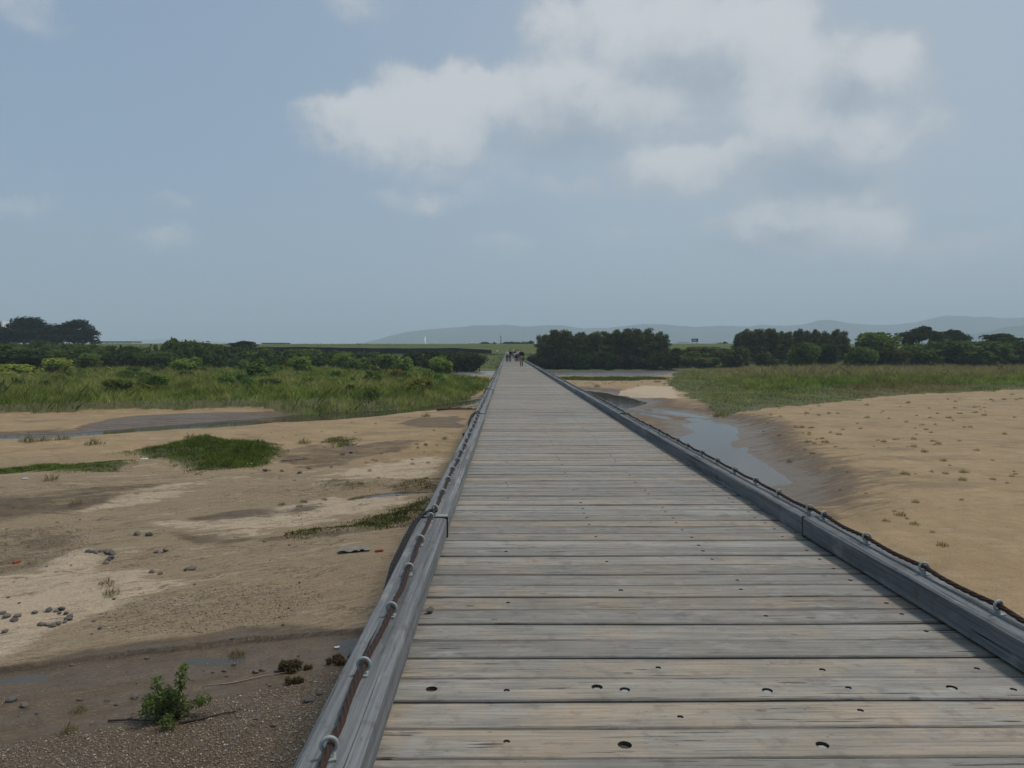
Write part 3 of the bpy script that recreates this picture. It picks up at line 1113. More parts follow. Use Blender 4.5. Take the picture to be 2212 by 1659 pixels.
# kerb timbers in lengths of about ten metres
def beam_mesh(seed, L):
    rd = random.Random(seed)
    bm = bmesh.new()
    N = 34
    ph = [rd.uniform(0, 6.28) for _ in range(8)]
    rings = []
    c = .012
    gro = sorted(rd.uniform(-.085, .085) for _ in range(3))
    gro = [gq for q, gq in enumerate(gro) if q == 0 or gq - gro[q - 1] > .02]
    spans = [(rd.uniform(-2, L * .6), rd.uniform(2.5, 7)) for _ in gro]
    N = 90
    for i in range(N + 1):
        y = L * i / N
        prof = [(-KW / 2, 0, 0), (-KW / 2, KH - c, 0), (-KW / 2 + c * 1.2, KH, 0)]
        for q, gq in enumerate(gro):
            y0, ln = spans[q]
            t_ = (y - y0) / ln
            op = .0048 * math.sin(math.pi * t_) ** .6 if 0 < t_ < 1 else 0.0
            gx_ = gq + .006 * math.sin(y * .9 + ph[q]) + .002 * math.sin(y * 4.7 + ph[q + 3])
            prof += [(gx_ - op - .0002, KH + .003, 1), (gx_, KH + .003 - op * 5, 1), (gx_ + op + .0002, KH + .003, 1)]
        prof += [(KW / 2 - c, KH, 0), (KW / 2, KH - c, 0), (KW / 2, 0, 0)]
        r = []
        for j, (px_, pz, fx_) in enumerate(prof):
            wob = 0 if fx_ else .0022 * math.sin(y * 1.9 + ph[j % 8]) + rd.uniform(-.0012, .0012)
            r.append(bm.verts.new((px_ + wob, y, pz + (wob * .8 if pz > .05 else 0))))
        rings.append(r)
    m = len(prof)
    for i in range(N):
        for j in range(m):
            bm.faces.new((rings[i][j], rings[i + 1][j], rings[i + 1][(j + 1) % m], rings[i][(j + 1) % m]))
    bm.faces.new(rings[0][::-1])
    bm.faces.new(rings[-1])
    bmesh.ops.recalc_face_normals(bm, faces=bm.faces)
    return bm_mesh('kerb_timber', bm)


LJ = 10.22
beams = [beam_mesh(900 + k, LJ - .046) for k in range(5)]
ring_spots = {-1: [], 1: []}
joint_off = {}
for side in (-1, 1):
    xc = XL - KW / 2 if side < 0 else XR + KW / 2
    offs = [(rp.uniform(-.010, .010), rp.uniform(0, .010)) for _ in range(30)]
    joint_off[side] = offs
    for k in range(-1, 24):
        ya = 6.16 + LJ * k
        if ya > YEND - 2:
            break
        ax, bx_ = rp.uniform(-.012, .012), rp.uniform(-.012, .012)
        az_, bz_ = rp.uniform(0, .022), rp.uniform(0, .022)
        if side > 0 and k == -1:
            bx_, bz_ = -.012, .034
        if side > 0 and k == 0:
            ax, az_ = .014, .0
        o = part('kerb_timber', beams[(k * 2 + (side > 0)) % 5], M_BEAM, (xc + ax, ya + .023, .004 + az_ * .6))
        o.rotation_euler = ((bz_ - az_) * .6 / LJ, 0, -(bx_ - ax) / LJ)
        # where the eye bolts stand on this timber
        yy = ya + .17
        lst = [yy]
        n_in = 14
        for q in range(1, n_in):
            lst.append(ya + .17 + (LJ - .34) * q / n_in + rp.uniform(-.04, .04))
        lst.append(ya + LJ - .17)
        for y in lst:
            t_ = (y - ya) / LJ
            ring_spots[side].append((xc + ax + (bx_ - ax) * t_ + rp.uniform(-.008, .008), y, KH + .006 + .004 + (az_ + (bz_ - az_) * t_) * .6))


# black packing strips that close the joints
bm = bmesh.new()
box(bm, -KW / 2 - .004, KW / 2 + .004, -.022, .022, .004, KH + .022)
strip_me = bm_mesh('joint_strip', bm)
M_STRIP = plain('black_rubber', (.012, .012, .013), .8, .3)
for side in (-1, 1):
    for k in range(0, 23):
        part('joint_strip', strip_me, M_STRIP, ((XL - KW / 2 if side < 0 else XR + KW / 2), 6.16 + LJ * k, 0))
# pale splice block let into the left kerb at its first joint
bm = bmesh.new()
box(bm, -.055, .055, -.05, .05, -.004, .009)
bmesh.ops.bevel(bm, geom=bm.edges[:], offset=.004, segments=1, affect='EDGES')
o = part('splice_block', bm_mesh('splice_block', bm), plain('fresh_wood', (.27, .265, .25), .8, .2, .15, 20), (XL - .058, 6.24, KH + .009))
o.rotation_euler = (R(2), R(4), .05)


def eye_mesh():
    bm = bmesh.new()
    box(bm, -.021, .021, -.030, .030, -.002, .005)
    # neck
    tube(bm, [(0, 0, .004), (0, 0, .012), (0, 0, .024)], [.016, .011, .009], 10)
    Rm, r, N, M = .0262, .0076, 18, 8
    grid = []
    for i in range(N):
        a = 2 * math.pi * i / N
        grid.append([bm.verts.new(((Rm + r * math.cos(b)) * math.cos(a), r * math.sin(b), .045 + (Rm + r * math.cos(b)) * math.sin(a)))
                     for b in [2 * math.pi * j / M for j in range(M)]])
    for i in range(N):
        for j in range(M):
            f = bm.faces.new((grid[i][j], grid[(i + 1) % N][j], grid[(i + 1) % N][(j + 1) % M], grid[i][(j + 1) % M]))
            f.smooth = True
    bmesh.ops.recalc_face_normals(bm, faces=bm.faces)
    return bm_mesh('eye_bolt', bm)


eye_me = eye_mesh()
allr = sorted([(y, x, z, s) for s in (-1, 1) for (x, y, z) in ring_spots[s] if y > 2.2 or s < 0], key=lambda t: t[0])
for (y, x, z, s) in allr[:300]:
    o = part('eye_bolt', eye_me, M_RING, (x, y, z))
    o.rotation_euler = (rp.uniform(-.06, .06), rp.uniform(-.06, .06), rp.uniform(-.35, .35))
bm = bmesh.new()
for (y, x, z, s) in allr[300:]:
    box(bm, x - .02, x + .02, y - .03, y + .03, z, z + .005)
    for a in range(6):
        a0, a1 = math.pi / 3 * a, math.pi / 3 * (a + 1)
        tube(bm, [(x + .024 * math.cos(a0), y, z + .045 + .024 * math.sin(a0)), (x + .024 * math.cos(a1), y, z + .045 + .024 * math.sin(a1))], .0068, 4, False)
o = part('eye_bolt_run', bm_mesh('eye_bolt_run', bm), M_RING)
o['kind'] = 'stuff'


def wire_rope(bm, pts, rad, step, lobes=6, nsec=18, pitch=.075):
    """stranded rope: a lobed section that turns along the path"""
    P_ = np.array([tuple(p) for p in pts])
    d = np.sqrt((np.diff(P_, axis=0) ** 2).sum(1))
    S = np.concatenate([[0], np.cumsum(d)])
    n = max(2, int(S[-1] / step))
    s = np.linspace(0, S[-1], n)
    C = np.stack([np.interp(s, S, P_[:, k]) for k in range(3)], 1)
    prev = None
    for i in range(n):
        dv = Vector(C[min(i + 1, n - 1)] - C[max(i - 1, 0)]).normalized()
        up = Vector((0, 0, 1)) if abs(dv.z) < .9 else Vector((1, 0, 0))
        a = dv.cross(up).normalized()
        b = a.cross(dv).normalized()
        ring = []
        for k in range(nsec):
            th = 2 * math.pi * k / nsec
            rr = rad * (1 + .17 * math.cos(lobes * th)) if lobes else rad
            ph = th + 2 * math.pi * s[i] / (pitch * lobes) if lobes else th
            ring.append(bm.verts.new(Vector(C[i]) + (a * math.cos(ph) + b * math.sin(ph)) * rr))
        if prev:
            for k in range(nsec):
                f = bm.faces.new((prev[k], prev[(k + 1) % nsec], ring[(k + 1) % nsec], ring[k]))
                f.smooth = lobes == 0
        prev = ring


for side in (-1, 1):
    spots = sorted(ring_spots[side], key=lambda t: t[1])
    pts = []
    for i, (x, y, z) in enumerate(spots):
        dx = rp.uniform(-.006, .006)
        pts.append((x + dx, y, z + .040 + rp.uniform(-.004, .004)))
        if i + 1 < len(spots):
            x2, y2, z2 = spots[i + 1]
            for f_ in (.25, .5, .75):
                pts.append((x + (x2 - x) * f_ + rp.uniform(-.006, .006), y + (y2 - y) * f_, z + .040 - .010 * math.sin(math.pi * f_) + rp.uniform(-.002, .002)))
    near = [p for p in pts if p[1] < 22]
    far_ = [p for p in pts if p[1] >= near[-1][1]]
    bm = bmesh.new()
    wire_rope(bm, near, .0125, .012)
    wire_rope(bm, far_, .0125, .25, 0, 6)
    part('wire_rope', bm_mesh('wire_rope', bm), M_RUST)

# tie cables that hang over the outer side at every joint
for k in range(0, 16):
    ya = 6.16 + LJ * k
    for side in (-1,):
        xo = XL - KW - .012 if side < 0 else XR + KW + .012
        xi = ring_spots[side][0][0]
        s_ = -1 if side < 0 else 1
        sgn = -1 if side < 0 else 1
        bm = bmesh.new()
        for q in range(2):
            e = .022 * q
            dy = -1.0
            pts = [(xi, ya + .10 + e, KH + .05), (xi + s_ * .05, ya + .06 + e, KH + .062), (xo - s_ * .02, ya - .02 + e, KH + .04), (xo + s_ * .012 + s_ * e, ya - .15, KH + .005),
                   (xo + s_ * .030 + s_ * e, ya - .5, KH - .025), (xo + s_ * .036 + s_ * e, ya - 1.1, KH - .06), (xo + s_ * .026, ya - 1.8, KH - .13 - e), (xo - s_ * .01, ya - 2.5, KH - .30)]
            if ya > 20:
                tube(bm, pts, .013, 6)
            else:
                wire_rope(bm, pts, .0125, .02, 5, 15)
        part('tie_cable', bm_mesh('tie_cable', bm), M_DARKROPE)

# ------------------------------------------------------------------ vegetation
def leaf_cloud(centres, radii, n, size, rnd, aspect=1.7, flat=.35, hollow=.45, colr=(.75, 1.25), droop=0.0):
    """n leaf blades spread through ellipsoids, denser to the outside"""
    nl = len(centres)
    vol = np.array([a * b * c for a, b, c in radii]) ** (2 / 3)
    li = rnd.choice(nl, n, p=vol / vol.sum())
    d = rnd.normal(size=(n, 3))
    d /= np.linalg.norm(d, axis=1)[:, None]
    rr = (hollow + (1 - hollow) * rnd.random(n) ** .5)[:, None] * (1 + .12 * rnd.normal(size=(n, 1)))
    C = np.array(centres)[li] + d * rr * np.array(radii)[li]
    nrm = d * .7 + rnd.normal(size=(n, 3)) * .75 + np.array([0, 0, flat])
    nrm /= np.linalg.norm(nrm, axis=1)[:, None]
    t = rnd.normal(size=(n, 3)) + np.array([0, 0, -droop])
    t -= nrm * (t * nrm).sum(1)[:, None]
    t /= np.linalg.norm(t, axis=1)[:, None]
    b = np.cross(nrm, t)
    s = (size * (.6 + .8 * rnd.random(n)))[:, None]
    l, w = t * s * aspect * .5, b * s * .5
    V = np.stack([C - l, C - l * .1 + w, C + l, C - l * .1 - w], 1).reshape(-1, 3)
    F = np.arange(4 * n).reshape(-1, 4)
    br = colr[0] + (colr[1] - colr[0]) * rnd.random(n)
    lob = .82 + .36 * rnd.random(nl)
    br = br * lob[li]
    hue = rnd.normal(0, .07, n)
    col = np.stack([br * (1 + hue), br, br * (1 - hue)], 1)
    return V, F, np.repeat(col, 4, 0)


def limb_mesh(name, rnd, h, spread, n=5, r0=.05, base=0.0):
    bm = bmesh.new()
    tube(bm, [(0, 0, base - .06), (0.01, 0, h * .25), (-.01, .02, h * .5), (.02, 0, h * .8)], [r0, r0 * .8, r0 * .6, r0 * .25], 7)
    for k in range(n):
        a = rnd.uniform(0, 6.28)
        z = h * rnd.uniform(.2, .55)
        L = spread * rnd.uniform(.5, .9)
        tube(bm, [(0, 0, z), (math.cos(a) * L * .5, math.sin(a) * L * .5, z + h * .18), (math.cos(a) * L, math.sin(a) * L, z + h * rnd.uniform(.2, .42))], [r0 * .55, r0 * .35, r0 * .12], 5)
    return bm_mesh(name, bm)


def bush_variant(seed, n, lobes, size, kind):
    rnd = np.random.default_rng(seed)
    C, Rr = [], []
    for k in range(lobes):
        a = rnd.uniform(0, 6.28)
        if kind == 'bush':
            q = rnd.uniform(.0, .30)
            z = rnd.uniform(.28, .72)
            r = rnd.uniform(.17, .27)
            C.append((q * math.cos(a), q * math.sin(a), z))
            Rr.append((r, r, r * rnd.uniform(.75, 1.05)))
        elif kind == 'low':
            q = rnd.uniform(.05, .38)
            z = rnd.uniform(.18, .55)
            r = rnd.uniform(.16, .26)
            C.append((q * math.cos(a), q * math.sin(a), z))
            Rr.append((r, r, r * 1.1))
        elif kind == 'upright':
            q = rnd.uniform(0, .2)
            z = rnd.uniform(.12, .85)
            r = rnd.uniform(.13, .24) * (1.15 - .7 * z)
            C.append((q * math.cos(a), q * math.sin(a), z))
            Rr.append((r, r, r * 1.5))
        elif kind == 'shoots':
            q = rnd.uniform(0, .42)
            z = rnd.uniform(.1, .62)
            C.append((q * math.cos(a), q * math.sin(a), z))
            Rr.append((rnd.uniform(.10, .2),) * 2 + (rnd.uniform(.18, .34),))
        elif kind == 'dome':
            q = rnd.uniform(0, .36)
            z = .80 - 2.4 * q * q - rnd.random() * .72 * (1 - .9 * q)
            r = rnd.uniform(.10, .16)
            C.append((q * math.cos(a), q * math.sin(a), z))
            Rr.append((r, r, r * .9))
        elif kind == 'umbrella':
            q = rnd.uniform(.02, .42)
            z = .86 - .55 * q * q * 2 + rnd.uniform(-.2, .05)
            r = rnd.uniform(.11, .19)
            C.append((q * math.cos(a), q * math.sin(a), z))
            Rr.append((r, r, r * .5))
    if kind == 'shoots':
        for k in range(9):
            a, q = rnd.uniform(0, 6.28), rnd.uniform(0, .36)
            C.append((q * math.cos(a), q * math.sin(a), rnd.uniform(.7, .95)))
            Rr.append((.035, .035, .13))
    V, F, col = leaf_cloud(C, Rr, n, size, rnd, hollow=.35 if kind != 'umbrella' else .2)
    V[:, 2] /= np.percentile(V[:, 2], 99.0 if kind != 'shoots' else 99.8)
    V[:, :2] *= .5 / np.percentile(np.hypot(V[:, 0], V[:, 1]), 97)
    V[:, 2] = np.maximum(V[:, 2], -.02)
    return np_mesh('crown', V, F, col=col)


rl = random.Random(21)
BUSH = [bush_variant(30 + k, 3000, 11, .055, 'bush') for k in range(4)]
LOW = [bush_variant(40 + k, 2400, 10, .06, 'low') for k in range(3)]
UPR = [bush_variant(50 + k, 2400, 12, .055, 'upright') for k in range(2)]
SHOOT = [bush_variant(60 + k, 3200, 13, .05, 'shoots') for k in range(3)]
DOME = [bush_variant(70 + k, 10000, 46, .03, 'dome') for k in range(2)]
UMB = [bush_variant(80 + k, 4600, 34, .034, 'umbrella') for k in range(3)]
TRUNKS = [limb_mesh('trunk', rl, .75, .3, 6, .03) for k in range(3)]
TRUNK_U = [limb_mesh('trunk', rl, .95, .42, 9, .022) for k in range(2)]
VARS = {'bush': BUSH, 'low': LOW, 'upright': UPR, 'shoots': SHOOT, 'dome': DOME, 'umbrella': UMB}


def plant(name, kind, x, y, h, w, color, label, cat, group=None, z=None, depth=None, trunk=True):
    if z is None:
        z = gz(x, y) - .05
    e = empty(name, (x, y, z), rl.uniform(0, 6.28))
    c = obj('crown', rl.choice(VARS[kind]), M_LEAF, e)
    c.scale = (w, depth or w, h)
    c.color = color + (1.0,)
    if trunk:
        tk = obj('trunk' if h > 3 else 'stem', rl.choice(TRUNK_U if kind == 'umbrella' else TRUNKS), M_BARK, e)
        tk.scale = ((w + h) / 2, (w + h) / 2, h)
    tag(e, label, cat, group)
    return e


def at(u, v_top, y, width_px):
    """x, height above ground and width of a plant at distance y"""
    a = Q(u, v_top, y)
    g0 = gz(a.x, y)
    return a.x, a.z - g0, width_px * y / FPX


DK = (.055, .078, .027)
MID = (.105, .148, .042)
LT = (.150, .195, .046)
YL = (.205, .235, .055)
OLV = (.085, .098, .034)

# shrubs standing in the tall grass on the left  (u, v_top, distance, width px, kind, colour, label)
for (u, vt, y, wpx, kind, colr, lab) in [
    (112, 775, 128, 74, 'bush', YL, 'bright yellow-green bush in left grass below the dark domed trees'),
    (28, 788, 122, 110, 'low', YL, 'low yellow-green bush touching the left edge of the picture'),
    (186, 764, 165, 54, 'bush', MID, 'mid green bush just right of the bright yellow-green bush'),
    (408, 774, 142, 62, 'bush', LT, 'rounded olive green bush alone in the pale grass left'),
    (303, 803, 128, 26, 'upright', MID, 'thin upright sapling left of the rounded olive bush'),
    (562, 779, 112, 52, 'upright', MID, 'loose tall sapling standing in straw coloured grass'),
    (600, 836, 84, 36, 'low', MID, 'small low green bush at the front of the left grass'),
    (650, 771, 142, 44, 'bush', LT, 'bright rounded bush to the right of the loose tall sapling'),
    (742, 764, 160, 36, 'bush', LT, 'small bright bush in front of the dark fence'),
    (776, 774, 152, 40, 'low', MID, 'squat bush right of the small bright bush before fence'),
    (833, 766, 160, 42, 'bush', MID, 'mid green bush below the white chimney on left'),
    (872, 773, 150, 38, 'low', LT, 'pale low bush in grass beneath the white chimney'),
    (798, 803, 98, 46, 'upright', MID, 'dark upright shrub at the channel side of the left grass'),
    (951, 771, 150, 48, 'bush', LT, 'bright bush in front of the dark shrubs by the bridge'),
    (525, 778, 150, 34, 'low', MID, 'small faint bush behind the loose tall sapling'),
]:
    x, h, w = at(u, vt, y, wpx)
    plant('bush', kind, x, y, h, w * 1.15, tuple(c * 1.3 for c in colr), lab, 'bush')

rwd = random.Random(62)
for i in range(80):
    u, y = rwd.uniform(-20, 980), rwd.uniform(72, 165)
    p_ = Q(u, 800, y)
    if sdf(GRASS_L, np.array([p_.x]), np.array([y]))[0] > -2:
        continue
    hh_ = rwd.uniform(.9, 1.9)
    plant('weed_clump', rwd.choice(['low', 'shoots', 'bush']), p_.x, y, hh_, hh_ * rwd.uniform(1.0, 1.9), tuple(c * rwd.uniform(.8, 1.25) for c in rwd.choice([MID, OLV, LT, MID])),
          'small weedy clump half sunk in the tall left grass', 'weed', 'weeds in the left grass', trunk=False)
# thicket along the back of the grass
rt = random.Random(3)
tops = [(-60, 738), (0, 742), (60, 740), (120, 742), (200, 744), (260, 746), (330, 745), (370, 738), (400, 733), (440, 738), (480, 747), (540, 749), (570, 751), (640, 752), (680, 757), (760, 763), (860, 765)]
tu = [t[0] for t in tops]
tv = [t[1] for t in tops]
u = -70
while u < 860:
    for row in range(2):
        uu = u + rt.uniform(-8, 8)
        y = (182, 200)[row] + rt.uniform(-6, 6)
        vt = float(np.interp(uu, tu, tv)) + (rt.uniform(4, 20) if row == 0 else rt.uniform(-3, 5))
        wpx = rt.uniform(46, 74)
        x, h, w = at(uu, vt, y, wpx)
        kind = 'shoots' if 230 < uu < 640 and rt.random() < .7 else rt.choice(['bush', 'bush', 'low'])
        k = rt.uniform(.75, 1.15)
        colr = tuple(c * k for c in ((.090, .125, .038) if uu > 230 or row else (.12, .160, .046)))
        plant('thicket_shrub', kind, x, y, max(h, 1.5), w, colr,
              'dense dark shrub in the thicket along the back of the left grass', 'shrub', 'thicket behind the left grass', trunk=row == 0)
    u += 27
for (u, vt, y, wpx, kind, k) in [(30, 752, 150, 130, 'bush', 1.0), (895, 761, 196, 90, 'low', .8), (945, 760, 202, 90, 'bush', .75), (985, 762, 206, 80, 'low', .8), (1015, 765, 209, 70, 'bush', .85)]:
    x, h, w = at(u, vt, y, wpx)
    lab = 'broad dark tree at the left edge before the thicket' if u == 30 else 'dark leafy shrub on the bank left of the bridge end'
    plant('shrub' if u > 30 else 'tree', kind, x, y, h, w, tuple(c * k for c in DK), lab, 'shrub' if u > 30 else 'tree', None if u == 30 else 'dark shrubs left of the bridge end')
# domed trees far left
for (u, vt, y, wpx, lab) in [(70, 690, 330, 150, 'large dark domed tree at the far left, the taller of the two'),
                             (160, 694, 338, 92, 'dark domed tree right of the tallest dome on the far left'),
                             (-40, 700, 345, 110, 'dark domed tree cut by the left edge of the picture')]:
    a = Q(u, vt, y)
    g0 = gz(a.x, y)
    plant('camphor_tree', 'dome', a.x, y, (a.z - g0), wpx * y / FPX, (.022, .034, .016), lab, 'tree', z=g0)
x, h, w = at(528, 737, 240, 56)
plant('tree', 'umbrella', x, 240, h, w * 1.3, DK, 'small round-topped tree left of the grey flat-roofed building', 'tree')


# bamboo
def bamboo_variant(seed):
    rnd = np.random.default_rng(seed)
    bend = rnd.uniform(.05, .14)
    az_ = rnd.uniform(0, 6.28)
    C, Rr = [], []
    for k in range(15):
        t = .16 + .84 * k / 14
        b = bend * t ** 3
        r = (.16 * (1 - .60 * t ** 1.9) + .02) * rnd.uniform(.8, 1.2)
        a = rnd.uniform(0, 6.28)
        q = r * .5
        C.append((b * math.cos(az_) + q * math.cos(a), b * math.sin(az_) + q * math.sin(a), t - (.04 * t)))
        Rr.append((r, r, .07))
    V, F, col = leaf_cloud(C, Rr, 2300, .020, rnd, aspect=3.0, flat=.2, hollow=.15, droop=1.0, colr=(.65, 1.3))
    me = np_mesh('foliage', V, F, col=col)
    bm = bmesh.new()
    pts = [(bend * t ** 3 * math.cos(az_), bend * t ** 3 * math.sin(az_), t) for t in (-.02, .25, .5, .75, .97)]
    tube(bm, pts, [.006, .006, .005, .003, .001], 6)
    return me, bm_mesh('culm', bm)


BAMB = [bamboo_variant(300 + k) for k in range(4)]
M_CULM = plain('bamboo_culm', (.10, .12, .045), .6, .4)
rb = random.Random(9)


def grove(u0, u1, y0, y1, tops, n, label, group, k=1.0):
    for i in range(n):
        y = y0 + (y1 - y0) * rb.random() ** 1.2
        u = u0 + (u1 - u0) * (i + rb.random()) / n
        vt = float(np.interp(u, [t[0] for t in tops], [t[1] for t in tops])) + rb.uniform(-5, 9)
        a = Q(u, vt, y)
        g0 = gz(a.x, y)
        h = a.z - g0
        e = empty('bamboo', (a.x, y, g0 - .1), rb.uniform(0, 6.28))
        fm, cm = rb.choice(BAMB)
        c = obj('foliage', fm, M_LEAF, e)
        sw = max(h, 6.0) * rb.uniform(.95, 1.35)
        c.scale = (sw, sw, h)
        q = k * rb.uniform(.75, 1.2)
        c.color = (.085 * q, .100 * q, .036 * q, 1)
        cu = obj('culm', cm, M_CULM, e)
        cu.scale = (sw, sw, h)
        tag(e, label, 'bamboo', group)


grove(1168, 1440, 223, 236, [(1150, 742), (1168, 728), (1195, 718), (1215, 715), (1245, 722), (1300, 720), (1350, 714), (1400, 713), (1430, 722), (1452, 745)], 74,
      'tall bamboo in the dense dark grove beside the bridge end', 'bamboo grove beside the bridge end')
grove(1588, 1832, 232, 250, [(1570, 740), (1590, 722), (1620, 714), (1700, 713), (1760, 716), (1800, 715), (1830, 724), (1845, 740)], 56,
      'tall bamboo in the second grove right of the road sign', 'bamboo grove right of the road sign', 1.05)
# skirts of the groves and the bank between them
rs = random.Random(14)
for i in range(14):
    u = 1165 + i * 21 + rs.uniform(-5, 5)
    x, h, w = at(u, rs.uniform(758, 775), 219.5 + rs.uniform(0, 2), 52)
    plant('shrub', 'low', x, 220.5 + rs.uniform(0, 2), h, w, tuple(c * rs.uniform(.7, 1.0) for c in DK), 'low dark shrub at the waterside foot of the bamboo grove', 'shrub', 'shrubs at the foot of the bamboo', trunk=False)
for i in range(16):
    u = 1455 + i * 10 + rs.uniform(-5, 5)
    y = 224 + (i % 3) * 8 + rs.uniform(0, 4)
    x, h, w = at(u, (772, 762, 753)[i % 3] + rs.uniform(-4, 6), y, rs.uniform(30, 50))
    plant('shrub', rs.choice(['low', 'bush']), x, y, max(h, 1.2), w, tuple(c * rs.uniform(1.2, 1.7) for c in OLV), 'green shrub on the overgrown slope between the two groves', 'shrub', 'shrubs between the groves', trunk=False)
for (u, vt, y, wpx, kind, colr, lab) in [
    (1880, 722, 204, 112, 'bush', MID, 'bright green rounded tree between bamboo and umbrella trees'),
    (1862, 752, 190, 70, 'bush', MID, 'green bush in front of the rounded green tree'),
    (1738, 742, 200, 62, 'bush', MID, 'green bush low before the second bamboo grove'),
    (1790, 745, 204, 50, 'low', DK, 'dark bush right of green bush before second grove'),
    (1655, 762, 206, 50, 'low', OLV, 'olive shrub at the left foot of the second grove'),
    (1590, 752, 222, 60, 'low', OLV, 'olive shrub at the left flank of the second grove'),
    (1945, 757, 196, 50, 'bush', OLV, 'yellowish olive bush at the foot of the umbrella trees'),
    (1995, 742, 206, 90, 'bush', (.085, .122, .036), 'dark bush under the left umbrella tree'),
    (2070, 738, 208, 110, 'bush', (.085, .122, .036), 'broad dark green bush under the middle umbrella tree'),
    (2130, 742, 198, 110, 'low', (.085, .122, .036), 'broad low bush at right behind dry reeds'),
    (2195, 740, 206, 90, 'bush', DK, 'dark bush at the right edge of the picture'),
    (2260, 735, 206, 90, 'bush', DK, 'dark bush just past the right edge'),
]:
    x, h, w = at(u, vt, y, wpx)
    plant('bush' if h < 8 else 'tree', kind, x, y, h, w * 1.15, colr, lab, 'bush' if h < 8 else 'tree')
for (u, vt, y, wpx, lab) in [(1992, 707, 226, 96, 'umbrella-shaped dark tree, leftmost of the three at right'), (2060, 714, 232, 92, 'umbrella-shaped dark tree, middle one of the three at right'),
                             (2160, 722, 228, 110, 'umbrella-shaped dark tree, rightmost of the three at right')]:
    x, h, w = at(u, vt, y, wpx)
    plant('tree', 'umbrella', x, y, h, w, (.045, .062, .028), lab, 'tree', depth=w * .9)
# far tree line on the flood bank
for i, (u, vt, wpx) in enumerate([(1000, 744, 26), (1030, 743, 20), (1045, 740, 34), (1063, 741, 26), (1100, 739, 30), (1118, 740, 36), (1140, 738, 40), (700, 748, 24), (760, 747, 20), (860, 747, 26), (1560, 740, 30)]):
    y = 420 + rs.uniform(0, 50)
    a = Q(u, vt, y)
    plant('tree', 'bush', a.x, y, a.z + .4, wpx * y / FPX, (.045, .065, .028), 'small far tree showing above the grassy flood bank', 'tree', 'far trees above the flood bank', z=-.4, trunk=False)


# grass as blades
def scatter(polyg, n, rnd, power=1.6, xlim=None, margin=0.0, ylim=(5, 262)):
    px_ = np.array([p[0] for p in polyg])
    py_ = np.array([p[1] for p in polyg])
    out = []
    got = 0
    y0, y1 = max(py_.min(), ylim[0]), min(py_.max(), ylim[1])
    x0, x1 = px_.min(), px_.max()
    if xlim:
        x0, x1 = max(x0, xlim[0]), min(x1, xlim[1])
    tries = 0
    while got < n and tries < 60:
        tries += 1
        m = n * 3
        if power > 0:
            # density falls with distance
            t = rnd.random(m)
            e = 1 - power
            y = (y0 ** e + t * (y1 ** e - y0 ** e)) ** (1 / e)
        else:
            y = y0 + (y1 - y0) * rnd.random(m)
        x = x0 + (x1 - x0) * rnd.random(m)
        a, b = warped(x, y, .9)
        ok = sdf(polyg, a, b) < margin
        out.append(np.stack([x[ok], y[ok]], 1))
        got += ok.sum()
    return np.concatenate(out)[:n]


def blades(name, xy, h, w, col, rnd, lean=.35, z=None):
    n = len(xy)
    if z is None:
        z = ground_at(xy[:, 0], xy[:, 1])
    a = rnd.random(n) * 6.283
    base = np.stack([xy[:, 0], xy[:, 1], z - .03], 1)
    wv_ = np.stack([np.cos(a), np.sin(a), 0 * a], 1) * (w / 2)[:, None]
    b = rnd.random(n) * 6.283
    ln = (np.abs(rnd.normal(0, lean, n)) * h)[:, None]
    tip = base + np.stack([np.cos(b), np.sin(b), 0 * b], 1) * ln
    tip[:, 2] += h
    midp = base * .5 + tip * .5 - np.stack([np.cos(b), np.sin(b), 0 * b], 1) * ln * .22
    V = np.stack([base - wv_, base + wv_, midp + wv_ * .8, tip, midp - wv_ * .8], 1).reshape(-1, 3)
    F = np.arange(5 * n).reshape(-1, 5)
    return np_mesh(name, V, F, col=np.repeat(col, 5, 0))


def mixcol(a, b, t):
    return np.array(a)[None, :] * (1 - t[:, None]) + np.array(b)[None, :] * t[:, None]


rg = np.random.default_rng(77)


def grass_field(name, pts, hmean, wmean, label, kindf, lean=.65, clump=1.3):
    n = len(pts)
    x, y = pts[:, 0], pts[:, 1]
    patch = fbm(x / 6.0 + 9, y / 9.0, 4)
    patch2 = fbm(x / 2.0 + 50, y / 3.0, 3)
    h, col, w = kindf(x, y, patch, patch2, n)
    jit = (.72 + .56 * rg.random(n))[:, None]
    cs = clump
    wx_, wy_ = x + .5 * cs * fbm(x / cs, y / cs, 2), y + .5 * cs * fbm(x / cs + 7, y / cs, 2)
    cell = np.modf(np.abs(np.sin(np.floor(wx_ / cs) * 12.9898 + np.floor(wy_ / cs) * 78.233) * 43758.5))[0]
    jit = jit * (.62 + .76 * cell)[:, None]
    h = h * (.72 + .56 * np.modf(cell * 17.0)[0])
    o = obj(name, blades(name, pts, h * hmean * (.6 + .6 * rg.random(n)), w * wmean * (.7 + .6 * rg.random(n)), col * jit, rg, lean), M_LEAF)
    o.color = (1, 1, 1, 1)
    tag(o, label, 'grass', kind='stuff')
    return o


GR, GR2, STRAW, BRN = (.125, .185, .040), (.205, .245, .062), (.400, .330, .165), (.210, .150, .070)


def k_left(x, y, p, q, n):
    edge = -sdf(GRASS_L, *warped(x, y, .9))
    h = .50 + .45 * sst(0, 9, edge) + .6 * p + .40 * q
    h = np.maximum(h, .25)
    c = mixcol(GR, GR2, np.clip(.5 + p * 2.2, 0, 1)) * (.8 + .9 * np.clip(.35 + q, 0, .8))[:, None]
    st = np.clip((1.5 * q + .02 + .25 * sst(4, 14, edge)) * 1.0, 0, .75) * (rg.random(n) < .7)
    c = c * (1 - st[:, None]) + np.array(STRAW) * st[:, None]
    return h, c, np.clip(y / 75, .7, 2.4)


